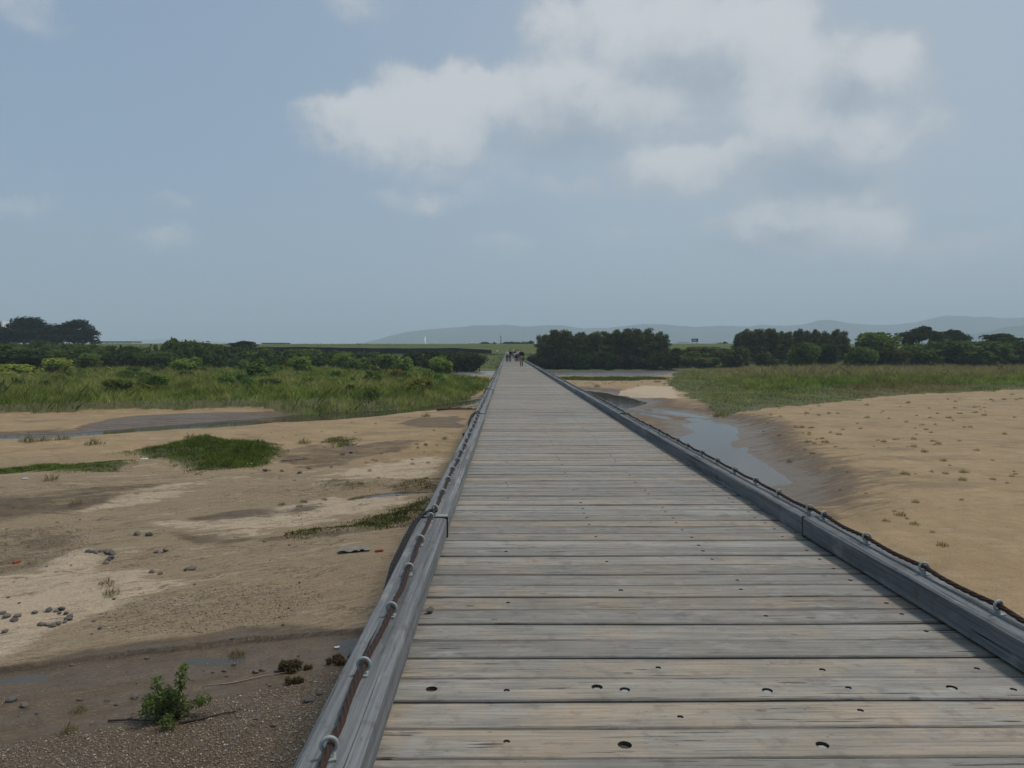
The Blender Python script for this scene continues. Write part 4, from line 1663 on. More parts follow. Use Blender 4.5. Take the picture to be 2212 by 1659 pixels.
pl = scatter(GRASS_L, 120000, rg, 1.5, (-95, 3))
grass_field('tall_grass', pl, 1.05, .05, 'tall green and straw coloured grass covering the left bank', k_left)


def k_right(x, y, p, q, n):
    edge = -sdf(GRASS_R, *warped(x, y, .9))
    h = .28 + .6 * sst(4, 22, edge) + .25 * p
    h = np.maximum(h, .15)
    c = mixcol(GR, GR2, np.clip(.6 + p * 2.0, 0, 1)) * (.75 + .9 * np.clip(.35 + q, 0, .8))[:, None]
    far_ = sst(128, 165, y + 14 * p) * sst(34, 50, x + 8 * q)
    dry = np.maximum(sst(.6, -.8, sdf(DRY_R, *warped(x, y, 1.0))), 0)
    st = np.clip(.15 * (rg.random(n) < .4) + .9 * far_ * (rg.random(n) < .8), 0, .9)
    c = c * (1 - st[:, None]) + np.array((.36, .275, .185)) * st[:, None]
    c = c * (1 - .7 * dry[:, None]) + np.array(BRN) * .7 * dry[:, None]
    return h * (1 + .9 * far_), c, np.clip(y / 75, .5, 2.6)


pr_ = scatter(GRASS_R, 90000, rg, 1.5, (15, 175))
grass_field('meadow_grass', pr_, 1.0, .035, 'green grass wedge with dry reeds along the right bank', k_right)


def k_sparse(x, y, p, q, n):
    return np.full(n, .35) + .2 * p, mixcol(GR, (.13, .12, .05), rg.random(n)), np.clip(y / 75, .5, 2.4)


grass_field('grass_strip', scatter(GRASS_M, 7000, rg, 0), 1.0, .03, 'thin grass strip on the sand before the far river at right', k_sparse)
# far bank and flood bank
xy = np.stack([rg.uniform(-130, 190, 34000), 222 + 30 * rg.random(34000) ** 1.2], 1)
ok = ~((xy[:, 0] > -1.2) & (xy[:, 0] < 3.2))
grass_field('bank_grass', xy[ok], .9, .09, 'rough grass on the far river bank', lambda x, y, p, q, n: (np.full(n, .8) + p, mixcol((.085, .115, .034), (.16, .165, .055), np.clip(.5 + p, 0, 1)), np.ones(n)))
xy = np.stack([rg.uniform(-170, 230, 26000), rg.uniform(252, 334, 26000)], 1)
grass_field('levee_grass', xy, .35, .16, 'short grass on the flood bank behind the river', lambda x, y, p, q, n: (np.full(n, .8) + p, mixcol((.075, .120, .024), (.125, .165, .036), np.clip(.5 + p, 0, 1)), np.ones(n)))


def k_green(x, y, p, q, n):
    return np.full(n, 1.0) + .8 * p, mixcol(GR, GR2, np.clip(.5 + p + q, 0, 1)), np.ones(n)


def patch_kind(px_poly, lo, hi, c0, c1, dryp=0.0):
    def f(x, y, p, q, n):
        e = -sdf(px_poly, *warped(x, y, .9))
        h = lo + (hi - lo) * sst(0, 2.2, e) * np.clip(.6 + 1.8 * p + .8 * q, .15, 1.5)
        c = mixcol(c0, c1, np.clip(.5 + .8 * q + .3 * p, 0, 1))
        d = (rg.random(n) < dryp)[:, None]
        c = np.where(d, np.array(STRAW)[None, :] * .8, c)
        return h, c, np.ones(n)
    return f


for nm, pg, n, lo, hi, c0, c1, dp, lab in [
    ('grass_patch', G1, 22000, .12, .62, (.080, .125, .028), (.165, .205, .050), .06, 'thick bright green grass patch on the sand at left middle'),
    ('grass_patch', G2, 12000, .08, .20, (.095, .145, .030), (.175, .215, .048), .03, 'low flat green grass strip reaching the left edge'),
    ('grass_patch', G2B, 1200, .06, .12, (.125, .185, .034), (.20, .245, .050), .02, 'tiny green grass spur beside the thick bright patch'),
    ('grass_patch', G3, 2200, .12, .38, (.10, .10, .04), (.17, .16, .065), .2, 'small brownish grass patch on sand near the channel'),
    ('grass_patch', G4, 4200, .06, .20, (.08, .09, .034), (.14, .13, .055), .2, 'dark grass line on the sand nearest above the tall one'),
    ('grass_patch', G5, 9000, .10, .34, (.075, .095, .03), (.13, .145, .048), .12, 'tall dark grass line ending at the bridge kerb'),
]:
    pts_ = scatter(pg, int(n * 1.25), rg, 0, margin=.5)
    keep = rg.random(len(pts_)) < sst(.55, -1.0, sdf(pg, *warped(pts_[:, 0], pts_[:, 1], .9)) + .5 * fbm(pts_[:, 0] * 1.7, pts_[:, 1] * 1.7, 2))
    grass_field(nm, pts_[keep], 1.0, .026, lab, patch_kind(pg, lo, hi, c0, c1, dp), .55, .38)

# single tufts that can be picked out
tuft_me = []
for k in range(4):
    n = 110
    rr = .26 * np.sqrt(rg.random(n))
    aa = rg.random(n) * 6.283
    pts = np.stack([rr * np.cos(aa), rr * np.sin(aa)], 1)
    c = mixcol((.14, .14, .05), (.28, .225, .11), rg.random(n))
    tuft_me.append(blades('tuft', pts, (.10 + .24 * rg.random(n)) * (1.15 - 2.2 * rr), np.full(n, .010), c, rg, .6, z=np.zeros(n)))


def tuft(u, v, s, lab, group=None, colr=(1, 1, 1)):
    p = P(u, v, -4.05)
    z = gz(p.x, p.y)
    p = P(u, v, z)
    o = obj('grass_tuft', rt.choice(tuft_me), M_LEAF)
    o.location = (p.x, p.y, gz(p.x, p.y))
    o.rotation_euler = (0, 0, rt.uniform(0, 6.28))
    o.scale = (s * rt.uniform(.8, 1.2), s * rt.uniform(.8, 1.2), s)
    o.color = colr + (1,)
    tag(o, lab, 'grass tuft', group)


for (u, v, s, lab) in [(65, 955, 2.2, 'wispy olive tuft by the channel, leftmost one'), (96, 952, 1.7, 'wispy tuft second from the left by the channel'), (134, 951, 1.9, 'wispy tuft third from the left by the channel'),
                       (205, 961, 2.1, 'wispy tuft standing apart on sand below the channel'), (410, 946, 1.6, 'dark tuft just above the thick bright grass patch'),
                       (110, 1038, 1.3, 'flat tuft below the low green grass strip'), (163, 1078, .8, 'small tuft on bare sand at left below the strip'),
                       (656, 958, 1.6, 'tuft left of the small brownish grass patch'), (757, 902, 1.5, 'tuft on the sand edge right of the water bend'), (920, 900, 1.8, 'upright tuft on the spit at the channel mouth'),
                       (960, 950, 1.0, 'tuft on sand close to the bridge kerb'), (240, 1285, .8, 'tuft on the pale silt at left'), (230, 1262, .7, 'flat tuft at the top of the pale silt'),
                       (168, 1535, .5, 'tiny tuft left of the leafy bush below the bridge'), (146, 1582, .6, 'tiny sprout at bottom left on gravel'), (510, 1415, .6, 'tiny tuft at the far side of the near wet channel'),
                       (1290, 839, 2.4, 'dark tuft on right sand before the dark pond'), (1552, 900, 2.6, 'round tuft at the tip of the right grass wedge'), (1420, 826, 2.4, 'tuft beside the pale sand on the right')]:
    tuft(u, v, s, lab)
rt2 = random.Random(44)
cl = [(rt2.uniform(1640, 2212), rt2.random() ** 1.8) for _ in range(30)]
for i in range(150):
    cu, cf = rt2.choice(cl)
    u = cu + rt2.gauss(0, 46)
    lo = 850 + max(0, (1830 - u)) * .16
    v = lo + (cf * .9 + abs(rt2.gauss(0, .09))) * (1180 - lo)
    if u < 1620 + (v - 900) * .80 or u > 2230:
        continue
    tuft(u, v, rt2.uniform(.20, .80) * (1.25 - .4 * (v - 850) / 330), 'small dry grass tuft scattered on the wide right sand flat', 'tufts on the right sand flat', (1.1, 1.0, .85))
for i in range(46):
    u, v = rt2.uniform(1190, 1440), rt2.uniform(816, 834)
    tuft(u, v, rt2.uniform(.4, .9), 'small tuft on the sand before the far river at right', 'tufts before the far river', (.9, .9, .8))
for i in range(60):
    u, v = rt2.uniform(560, 960), rt2.uniform(895, 1110)
    if u > 1040 - (v - 860) * .32 - 20:
        continue
    tuft(u, v, rt2.uniform(.2, .65), 'small tuft on the rippled sand left of the bridge', 'tufts left of the bridge', (.85, .85, .75))

# the young leafy bush in the foreground wash
p = P(372, 1556, -4.2)
ze = gz(p.x, p.y)
p = P(372, 1556, ze)
e = empty('willow_bush', (p.x, p.y, ze))
rw = np.random.default_rng(8)
C, Rr = [], []
for k in range(16):
    a, q = rw.uniform(0, 6.28), rw.uniform(.02, .42)
    C.append((q * math.cos(a) * 1.15, q * math.sin(a), rw.uniform(.05, .34)))
    Rr.append((.14, .14, .10))
for (cx, cz, r) in [(-.06, .45, .10), (.16, .55, .09), (.17, .68, .10), (.19, .82, .07), (-.22, .50, .09), (-.24, .62, .09), (-.12, .38, .12), (.05, .38, .14), (.42, .30, .09)]:
    C.append((cx, rw.uniform(-.08, .08), cz))
    Rr.append((r, r, r * 1.25))
V, F, col = leaf_cloud(C, Rr, 2600, .028, rw, aspect=2.4, hollow=.05, colr=(.55, 1.35))
o = obj('crown', np_mesh('crown', V, F, col=col), M_LEAF, e)
o.color = (.165, .205, .075, 1)
bm = bmesh.new()
for k in range(15):
    a, q = rw.uniform(0, 6.28), rw.uniform(.15, .45)
    tube(bm, [(0, 0, -.05), (q * .4 * math.cos(a), q * .4 * math.sin(a), .14), (q * math.cos(a), q * math.sin(a), rw.uniform(.2, .42))], [.012, .009, .004], 5)
for (sx, sz) in [(.19, .86), (-.23, .66), (.0, .5), (.40, .34)]:
    tube(bm, [(0, 0, -.05), (sx * .5, .02, sz * .45), (sx, 0, sz)], [.012, .008, .003], 5)
obj('stem', bm_mesh('stem', bm), M_BARK, e)
tag(e, 'young leafy green bush growing in the wash at bottom left', 'bush')


# ------------------------------------------------------------------ stones, pebbles and litter
def stone_mesh(seed):
    rd = random.Random(seed)
    bm = bmesh.new()
    bmesh.ops.create_icosphere(bm, subdivisions=2, radius=1)
    ph = [rd.uniform(0, 6.28) for _ in range(6)]
    cuts = [(Vector((rd.gauss(0, 1), rd.gauss(0, 1), rd.gauss(0, 1))).normalized(), rd.uniform(.55, .85)) for _ in range(7)]
    for v in bm.verts:
        c = v.co.copy()
        for nrm, d in cuts:
            k = c.dot(nrm)
            if k > d:
                c -= nrm * (k - d) * .85
        c *= 1 + .07 * math.sin(4 * c.x + ph[0]) + .06 * math.sin(5 * c.y + ph[1])
        v.co = Vector((c.x, c.y * .8, c.z * .62))
    return bm_mesh('stone', bm, False)


STONES = [stone_mesh(k) for k in range(7)]
rk = random.Random(31)


def stone(u, v, s, lab, group=None, z=None):
    p = P(u, v, -4.1)
    zz = gz(p.x, p.y)
    p = P(u, v, zz)
    o = obj('stone', rk.choice(STONES), M_STONE)
    o.location = (p.x, p.y, gz(p.x, p.y) + s * .28)
    o.rotation_euler = (rk.uniform(-.25, .25), rk.uniform(-.25, .25), rk.uniform(0, 6.28))
    o.scale = (s, s * rk.uniform(.7, 1.1), s * rk.uniform(.7, 1.05))
    tag(o, lab, 'stone', group)


arc1 = [(192, 1193), (206, 1196), (218, 1196), (229, 1195), (234, 1200), (240, 1203), (236, 1208), (245, 1206), (233, 1213), (228, 1218), (224, 1219), (200, 1194)]
for (u, v) in arc1:
    stone(u + rk.uniform(-2, 2), v + rk.uniform(-1, 1), rk.uniform(.07, .13), 'dark stone in the hooked row at the top of the pale silt', 'hooked row of stones')
arc2 = [(8, 1326), (14, 1330), (36, 1334), (42, 1332), (77, 1323), (105, 1322), (122, 1322), (134, 1322), (146, 1327), (150, 1333), (146, 1339), (140, 1345), (122, 1350), (114, 1353), (95, 1350), (88, 1350), (32, 1342), (28, 1347), (105, 1352), (12, 1365)]
for (u, v) in arc2:
    stone(u + rk.uniform(-2, 2), v + rk.uniform(-1, 1), rk.uniform(.06, .105), 'dark stone in the curved row across the lower pale silt', 'curved row of stones')
for (u, v, s, lab) in [(338, 1197, .09, 'single stone left of a pair above the pale silt'), (358, 1197, .11, 'darker stone right of a pair above the pale silt'), (328, 1237, .11, 'round stone at the left of four by the silt tip'),
                       (346, 1241, .10, 'flat stone second of four by the silt tip'), (402, 1232, .10, 'brownish stone third of four by the silt tip'), (416, 1231, .13, 'largest stone right of four by the silt tip'),
                       (216, 1361, .07, 'lone stone on brown sand right of curved stone row'), (203, 1342, .06, 'lone small stone above curved row end'),
                       (124, 1128, .07, 'small dark stone alone on the left sand flat'), (298, 1155, .14, 'flat stone left of a pair beneath the pale flat'), (322, 1157, .15, 'long flat stone right of a pair beneath the pale flat'),
                       (290, 1502, .085, 'brown block of stone left of the leafy bush'), (230, 1510, .06, 'dark stone left of the brown block stone'), (318, 1498, .06, 'grey stone hidden behind the leafy bush'),
                       (52, 1524, .09, 'dark flat stone at bottom left of the wash'), (25, 1512, .09, 'pale brown stone at the left edge of the wash'), (172, 1507, .05, 'small stone between dark flat stone and bush'),
                       (80, 1540, .035, 'tiny stone below the dark flat stone'), (484, 1446, .05, 'dark stone in the near water, middle one'), (504, 1434, .055, 'stone in the near water, upper one'),
                       (460, 1448, .035, 'white stone in the near water'), (552, 1448, .08, 'stone at the water edge left of drift heap'), (566, 1444, .08, 'angular stone at the water edge left of drift heap'),
                       (598, 1445, .07, 'stone touching the drift heap by the bridge'), (668, 1515, .11, 'grey block of stone next to the bridge kerb'), (690, 1500, .07, 'stone partly under the bridge near grey block'),
                       (500, 1540, .06, 'dark stone on the gravel below the bush branch'), (555, 1555, .06, 'grey stone on the gravel left of the bridge'), (590, 1570, .055, 'flat grey stone on gravel near bottom'),
                       (573, 1168, .09, 'dark stone above the crumpled sheet'), (671, 1165, .08, 'brown stone right of the dark stone above the sheet'), (625, 1178, .05, 'small stone above the crumpled sheet'),
                       (715, 1178, .06, 'small stone right of the crumpled sheet'), (573, 1025, .16, 'brown stone on sand below the thick grass patch'), (648, 1024, .16, 'dark stone on sand right of the brown one'),
                       (610, 1024, .12, 'pale flat stone between the brown and dark stones'), (758, 979, .14, 'grey stone on brown sand by brownish patch'), (716, 1009, .10, 'small dark stone on the mid sand')]:
    stone(u, v, s, lab)
for i in range(70):
    u, v = rk.uniform(0, 780), rk.uniform(1090, 1640)
    if u > 1010 - (v - 1000) * .60:
        continue
    stone(u, v, rk.uniform(.02, .05), 'small loose stone strewn over the damp sand left of the bridge', 'loose stones left of the bridge')


def pebble_field(name, pts, size, label):
    n = len(pts)
    oct_v = np.array([(1, 0, 0), (-1, 0, 0), (0, 1, 0), (0, -1, 0), (0, 0, .8), (0, 0, -.8)], float)
    oct_f = np.array([(0, 2, 4), (2, 1, 4), (1, 3, 4), (3, 0, 4), (2, 0, 5), (1, 2, 5), (3, 1, 5), (0, 3, 5)])
    z = ground_at(pts[:, 0], pts[:, 1])
    s = size * (.4 + rg.random(n) ** 2.2)
    a = rg.random(n) * 6.283
    v = oct_v[None] * s[:, None, None] * (.7 + .6 * rg.random((n, 6, 1)))
    x = v[:, :, 0] * np.cos(a)[:, None] - v[:, :, 1] * .7 * np.sin(a)[:, None]
    y = v[:, :, 0] * np.sin(a)[:, None] + v[:, :, 1] * .7 * np.cos(a)[:, None]
    V = np.stack([x + pts[:, 0:1], y + pts[:, 1:2], v[:, :, 2] * .6 + z[:, None] + s[:, None] * .2], 2).reshape(-1, 3)
    F = (oct_f[None] + (np.arange(n) * 6)[:, None, None]).reshape(-1, 3)
    t = rg.random(n)
    c = mixcol((.15, .110, .075), (.40, .32, .225), t ** 1.5)
    white = rg.random(n) < .04
    c[white] = (.48, .44, .38)
    o = obj(name, np_mesh(name, V, F, col=np.repeat(c, 6, 0)), M_PEBBLE)
    tag(o, label, 'gravel', kind='stuff')


pebble_field('gravel', scatter(GRAVEL, 17000, rg, 2.0, (-12, -.5), ylim=(8, 16)), .020, 'brown pebbly gravel under the left side of the bridge')
pebble_field('gravel', np.concatenate([scatter(GRAV_B, 2600, rg, 0), scatter(GRAV_C, 2600, rg, 0)]), .022, 'patches of small dark pebbles on the left sand flat')
pebble_field('gravel', scatter(SCARP, 5000, rg, 2.0, (-14, -.5), ylim=(8, 20)), .014, 'scattered fine pebbles on the damp left wash')


def debris(name, me, m, u, v, rz, lab, cat, dz=.0, s=1.0):
    p = P(u, v, -4.1)
    zz = gz(p.x, p.y)
    p = P(u, v, zz)
    o = obj(name, me, m)
    o.location = (p.x, p.y, gz(p.x, p.y) + dz)
    o.rotation_euler = (0, 0, rz)
    o.scale = (s, s, s)
    tag(o, lab, cat)
    return o


def sheet_mesh(seed, lx, ly, hgt):
    n = 14
    X, Y = np.meshgrid(np.linspace(-1, 1, n), np.linspace(-1, 1, n))
    edge = 1 + .25 * fbm(np.arctan2(Y, X) * 1.3 + seed, X * 0 + seed, 3)
    Z = hgt * (np.abs(fbm(X * 1.6 + seed, Y * 1.6, 3)) * 1.6 + .15)
    k = np.arange((n - 1) ** 2)
    a = (k // (n - 1)) * n + k % (n - 1)
    V = np.stack([(X * lx * edge).ravel(), (Y * ly * edge).ravel(), Z.ravel()], 1)
    me = np_mesh('sheet', V, np.stack([a, a + 1, a + n + 1, a + n], 1), smooth=True)
    return me


M_SHEET = plain('grey_cloth', (.22, .205, .18), .8, .2, .3, 9)
M_RED = plain('red_brick', (.30, .070, .030), .8, .2, .25, 20)
M_WHITE = plain('white_litter', (.62, .62, .58), .5, .4, .05, 5)
M_DRIFT = plain('driftwood', (.085, .062, .045), .9, .2, .3, 12)
s1 = debris('crumpled_sheet', sheet_mesh(2.2, .42, .22, .12), M_SHEET, 766, 1185, .3, 'crumpled pale grey sheet on the sand left of the kerb', 'sheet', .01)
bm = bmesh.new()
box(bm, -.11, .11, -.05, .05, 0, .06)
bmesh.ops.bevel(bm, geom=bm.edges[:], offset=.012, segments=2, affect='EDGES')
brick_me = bm_mesh('brick', bm)
debris('broken_brick', brick_me, M_RED, 819, 1192, .4, 'orange-red broken brick beside the crumpled sheet', 'brick')
debris('broken_brick', brick_me, M_RED, 36, 1216, 1.2, 'small red brick piece at the left edge above the silt', 'brick', s=.9)
bm = bmesh.new()
tube(bm, [(-.16, 0, .045), (-.10, 0, .05), (.08, 0, .05), (.12, 0, .045), (.15, 0, .04), (.20, 0, .04)], [.04, .048, .048, .04, .018, .018], 12)
bottle_me = bm_mesh('bottle', bm)
debris('plastic_bottle', bottle_me, M_WHITE, 312, 987, .2, 'white plastic bottle at the left of the bright grass patch', 'bottle', s=1.3)
debris('plastic_bottle', bottle_me, M_WHITE, 536, 1005, .1, 'white plastic bottle at the right of the bright grass patch', 'bottle', s=1.2)
debris('plastic_bottle', bottle_me, M_WHITE, 54, 1033, .5, 'small white bottle below the low green grass strip', 'bottle', s=.7)
debris('paper_scrap', sheet_mesh(4.1, .05, .035, .02), M_WHITE, 728, 1398, .2, 'tiny white scrap in the near water by the kerb', 'litter', .03, 1.0)


def branch_mesh(seed, L, r, n=4):
    rd = random.Random(seed)
    bm = bmesh.new()
    pts = [(-L / 2, 0, r), (-L / 6, rd.uniform(-.06, .06) * L, r * 1.6), (L / 5, rd.uniform(-.05, .05) * L, r * 1.4), (L / 2, rd.uniform(-.1, .1) * L, r)]
    tube(bm, pts, [r, r * .9, r * .7, r * .25], 6)
    for k in range(n):
        b = Vector(pts[1 + k % 2])
        tube(bm, [b, b + Vector((rd.uniform(-.1, .25) * L, rd.uniform(-.2, .2) * L, r)), b + Vector((rd.uniform(0, .4) * L, rd.uniform(-.3, .3) * L, r * 2))], [r * .5, r * .35, r * .12], 5)
    return bm_mesh('branch', bm)


M_PALEW = plain('bleached_stick', (.30, .25, .18), .85, .2, .2, 12)
debris('drift_branch', branch_mesh(1, 1.5, .013, 1), M_PALEW, 535, 1466, .35, 'long bleached stick lying beside the drift heap', 'branch')
debris('drift_branch', branch_mesh(2, 1.0, .018, 3), M_DRIFT, 300, 1562, -.1, 'dark branch lying under the leafy bush, left', 'branch')
debris('drift_branch', branch_mesh(3, .9, .018, 3), M_DRIFT, 455, 1550, .5, 'dark branch lying under the leafy bush, right', 'branch')
debris('drift_branch', branch_mesh(5, 4.0, .12, 4), M_DRIFT, 990, 887, .1, 'dark driftwood log on the spit by the channel mouth', 'log')
debris('drift_branch', branch_mesh(6, 1.5, .03, 3), M_PALEW, 640, 988, .5, 'pale stick at the right end of the bright grass patch', 'branch')
# heap of drift weed next to the kerb
for (u, v, s, lab) in [(640, 1446, 1.0, 'dark clump of drift weed at the water by the kerb'), (740, 1430, .9, 'dark clump of drift weed half behind the kerb'), (635, 1475, .6, 'low weed clump on gravel below the drift heap')]:
    rr_ = np.random.default_rng(int(u))
    cc_ = [(rr_.uniform(-.35, .35), rr_.uniform(-.2, .2), rr_.uniform(.03, .12)) for _ in range(9)]
    V, F, col = leaf_cloud(cc_, [(rr_.uniform(.06, .16), rr_.uniform(.06, .14), rr_.uniform(.04, .10)) for _ in cc_], 900, .035, rr_, aspect=4, hollow=.02)
    p = P(u, v, -4.2)
    zz = gz(p.x, p.y)
    p = P(u, v, zz)
    o = obj('drift_weed', np_mesh('drift_weed', V, F, col=col), M_LEAF)
    o.location = (p.x, p.y, gz(p.x, p.y))
    o.scale = (s * .8, s * .7, s * .9)
    o.color = (.120, .092, .055, 1)
    tag(o, lab, 'drift weed')
# pebble lying on the deck against the left kerb
o = obj('stone', STONES[2], M_STONE)
pp = P(929, 1318, .02)
o.location = (pp.x, pp.y, .022)
o.scale = (.034, .026, .034)
o.rotation_euler = (.1, .2, .9)
tag(o, 'grey pebble lying on the deck against the left kerb', 'stone')


# ------------------------------------------------------------------ people on the bridge
def skin_obj(name, nodes, edges, m, parent, sub=1):
    me = bpy.data.meshes.new(name)
    me.from_pydata([n_[0] for n_ in nodes], edges, [])
    o = obj(name, me, m, parent)
    md = o.modifiers.new('skin', 'SKIN')
    md.use_smooth_shade = True
    for i, n_ in enumerate(nodes):
        r_ = n_[1]
        me.skin_vertices[0].data[i].radius = r_ if isinstance(r_, tuple) else (r_, r_)
        me.skin_vertices[0].data[i].use_root = (i == 0)
    sb = o.modifiers.new('sub', 'SUBSURF')
    sb.levels = sub
    sb.render_levels = sub
    return o


def cloth(name, c):
    return plain('cloth_' + name, c, .9, .15, .2, 8)


SKIN = plain('skin', (.42, .26, .18), .6, .3, .05)


def person(x, y, rz, h, shirt, trousers, hat, label, stride=.12, arm=0.0, bag=None, hatkind='cap', shorts=False):
    e = empty('person', (x, y, .004), rz)
    k = h / 1.70
    # facing -y in its own space
    L, Rr_ = stride, -stride
    hip = .90
    J = {'pel': (0, 0, hip), 'ch': (0, .01, 1.28), 'neck': (0, 0, 1.42), 'head': (0, -.02, 1.55), 'top': (0, -.015, 1.66)}

    def sc(p):
        return tuple(c * k for c in p)
    legs = {}
    for s, f in ((-1, L), (1, Rr_)):
        legs[s] = [(s * .09, 0, hip - .04), (s * .10, -f * .55 - .02, .48), (s * .10, -f * .9 + (.05 if f < 0 else 0), .07), (s * .11, -f * .9 - .13, .03)]
    arms = {}
    for s in (-1, 1):
        fwd = arm if s > 0 else arm * .6
        arms[s] = [(s * .17, 0, 1.36), (s * .235, .03 - .05 * fwd, 1.08), (s * .235, -.06 - .22 * fwd - s * stride * .3, .84 + .22 * fwd), (s * .23, -.09 - .28 * fwd - s * stride * .3, .75 + .26 * fwd)]
    nodes = [(sc(J['pel']), .10 * k), (sc(J['ch']), .11 * k), (sc(J['neck']), .05 * k), (sc(J['head']), (.075 * k, .088 * k)), (sc(J['top']), (.05 * k, .06 * k))]
    ed = [(0, 1), (1, 2), (2, 3), (3, 4)]
    for s in (-1, 1):
        i0 = len(nodes)
        for q, p in enumerate(legs[s]):
            nodes.append((sc(p), (.075, .052, .038, .03)[q] * k))
        ed += [(0, i0), (i0, i0 + 1), (i0 + 1, i0 + 2), (i0 + 2, i0 + 3)]
        i0 = len(nodes)
        for q, p in enumerate(arms[s]):
            nodes.append((sc(p), (.05, .038, .03, .028)[q] * k))
        ed += [(1, i0), (i0, i0 + 1), (i0 + 1, i0 + 2), (i0 + 2, i0 + 3)]
    skin_obj('body', nodes, ed, SKIN, e)
    # shirt
    nodes = [(sc((0, 0, hip + .02)), (.135 * k, .105 * k)), (sc((0, .005, 1.12)), (.135 * k, .11 * k)), (sc((0, .01, 1.30)), (.145 * k, .115 * k)), (sc((0, 0, 1.40)), .07 * k)]
    ed = [(0, 1), (1, 2), (2, 3)]
    for s in (-1, 1):
        i0 = len(nodes)
        for q, p in enumerate(arms[s][:3]):
            nodes.append((sc(p), (.068, .054, .046)[q] * k))
        ed += [(2, i0), (i0, i0 + 1), (i0 + 1, i0 + 2)]
    skin_obj('shirt', nodes, ed, cloth(*shirt), e)
    nodes = [(sc((0, 0, hip + .06)), (.130 * k, .105 * k))]
    ed = []
    for s in (-1, 1):
        i0 = len(nodes)
        ll = legs[s][:2] if shorts else legs[s][:3]
        for q, p in enumerate(ll):
            nodes.append((sc(p), (.098, .075, .062)[q] * k))
        ed += [(0, i0)] + [(i0 + q, i0 + q + 1) for q in range(len(ll) - 1)]
    skin_obj('trousers', nodes, ed, cloth(*trousers), e)
    for s in (-1, 1):
        a, b = legs[s][2], legs[s][3]
        skin_obj('shoe', [(sc((a[0], a[1] + .02, .045)), .042 * k), (sc((b[0], b[1], .038)), .036 * k)], [(0, 1)], cloth('shoe', (.05, .045, .04)), e)
    bm = bmesh.new()
    hc = Vector(sc((0, -.01, 1.60)))
    bmesh.ops.create_uvsphere(bm, u_segments=12, v_segments=8, radius=.108 * k, matrix=Matrix.Translation(hc))
    for v in list(bm.verts):
        if v.co.z < hc.z - .015 * k:
            v.co.z = hc.z - .015 * k
        elif hatkind == 'hair':
            pass
    if hatkind == 'brim':
        tube(bm, [hc + Vector((0, 0, -.02 * k)), hc + Vector((0, 0, -.005 * k))], [.17 * k, .15 * k], 14)
    elif hatkind == 'cap':
        box(bm, hc.x - .06 * k, hc.x + .06 * k, hc.y - .18 * k, hc.y - .05 * k, hc.z - .015 * k, hc.z)
    obj('hair' if hatkind == 'hair' else 'hat', bm_mesh('hat', bm, True), cloth(*hat), e)
    # nose
    bm = bmesh.new()
    tube(bm, [sc((0, -.10, 1.575)), sc((0, -.128, 1.54))], [.010 * k, .016 * k], 6)
    obj('nose', bm_mesh('nose', bm, True), SKIN, e)
    if bag:
        bm = bmesh.new()
        if bag[0] == 'shoulder':
            box(bm, .16 * k, .30 * k, -.10, .14, .62 * k, .92 * k)
            bmesh.ops.bevel(bm, geom=bm.edges[:], offset=.03, segments=2, affect='EDGES')
            obj('shoulder_bag', bm_mesh('shoulder_bag', bm), cloth(*bag[1]), e)
        elif bag[0] == 'pack':
            box(bm, -.15 * k, .15 * k, .10, .27, 1.0 * k, 1.40 * k)
            bmesh.ops.bevel(bm, geom=bm.edges[:], offset=.04, segments=2, affect='EDGES')
            obj('backpack', bm_mesh('backpack', bm), cloth(*bag[1]), e)
    tag(e, label, 'person', 'people walking on the bridge')
    return e


BLK, KHA, WHT = ('black', (.018, .018, .021)), ('khaki', (.22, .180, .125)), ('white', (.62, .62, .60))
person(1.40, 71.0, .1, 1.70, BLK, KHA, ('coral', (.42, .17, .10)), 'nearest walker in black top, khaki trousers and coral headwear', .16, .3, ('shoulder', ('bagbrown', (.11, .09, .065))), 'hair')
person(.02, 100, math.pi, 1.66, WHT, BLK, ('strawhat', (.40, .30, .19)), 'walker in white shirt and dark trousers beside the left kerb', .12, .2, None, 'cap')
person(.42, 100.5, math.pi, 1.72, BLK, ('jean', (.045, .055, .085)), ('darkhair', (.012, .011, .010)), 'walker in black with dark hair next to the white shirt', .10, 0, ('pack', ('bagdark', (.02, .02, .03))), 'hair')
person(1.22, 138, math.pi, 1.66, ('taupe', (.15, .12, .10)), ('jean', (.045, .055, .085)), WHT, 'distant walker with white hat, taupe top and blue jeans', .12, 0, None, 'brim')
person(1.75, 150, math.pi, 1.70, ('navy', (.03, .035, .06)), ('jean', (.045, .055, .085)), ('greyhat', (.38, .38, .40)), 'farthest walker in navy top with grey hat', .12, 0, None, 'cap')
person(1.22, 101, math.pi, 1.64, ('maroon', (.075, .035, .035)), BLK, BLK, 'walker in dark maroon carrying a white folded board', .12, .8, None, 'hair')
person(1.58, 102, math.pi, 1.68, ('palegrey', (.40, .41, .42)), ('maroon', (.075, .035, .035)), BLK, 'walker in pale grey shirt half hidden behind the nearest one', .13, .4, None, 'cap')
bm = bmesh.new()
box(bm, -.35, .35, -.015, .015, -.09, .09)
bd = obj('folded_board', bm_mesh('folded_board', bm), M_WHITE)
bd.location = (1.22, 100.55, 1.16)
bd.rotation_euler = (0, R(-24), R(10))
tag(bd, 'white folded board carried by the walker in maroon', 'board')

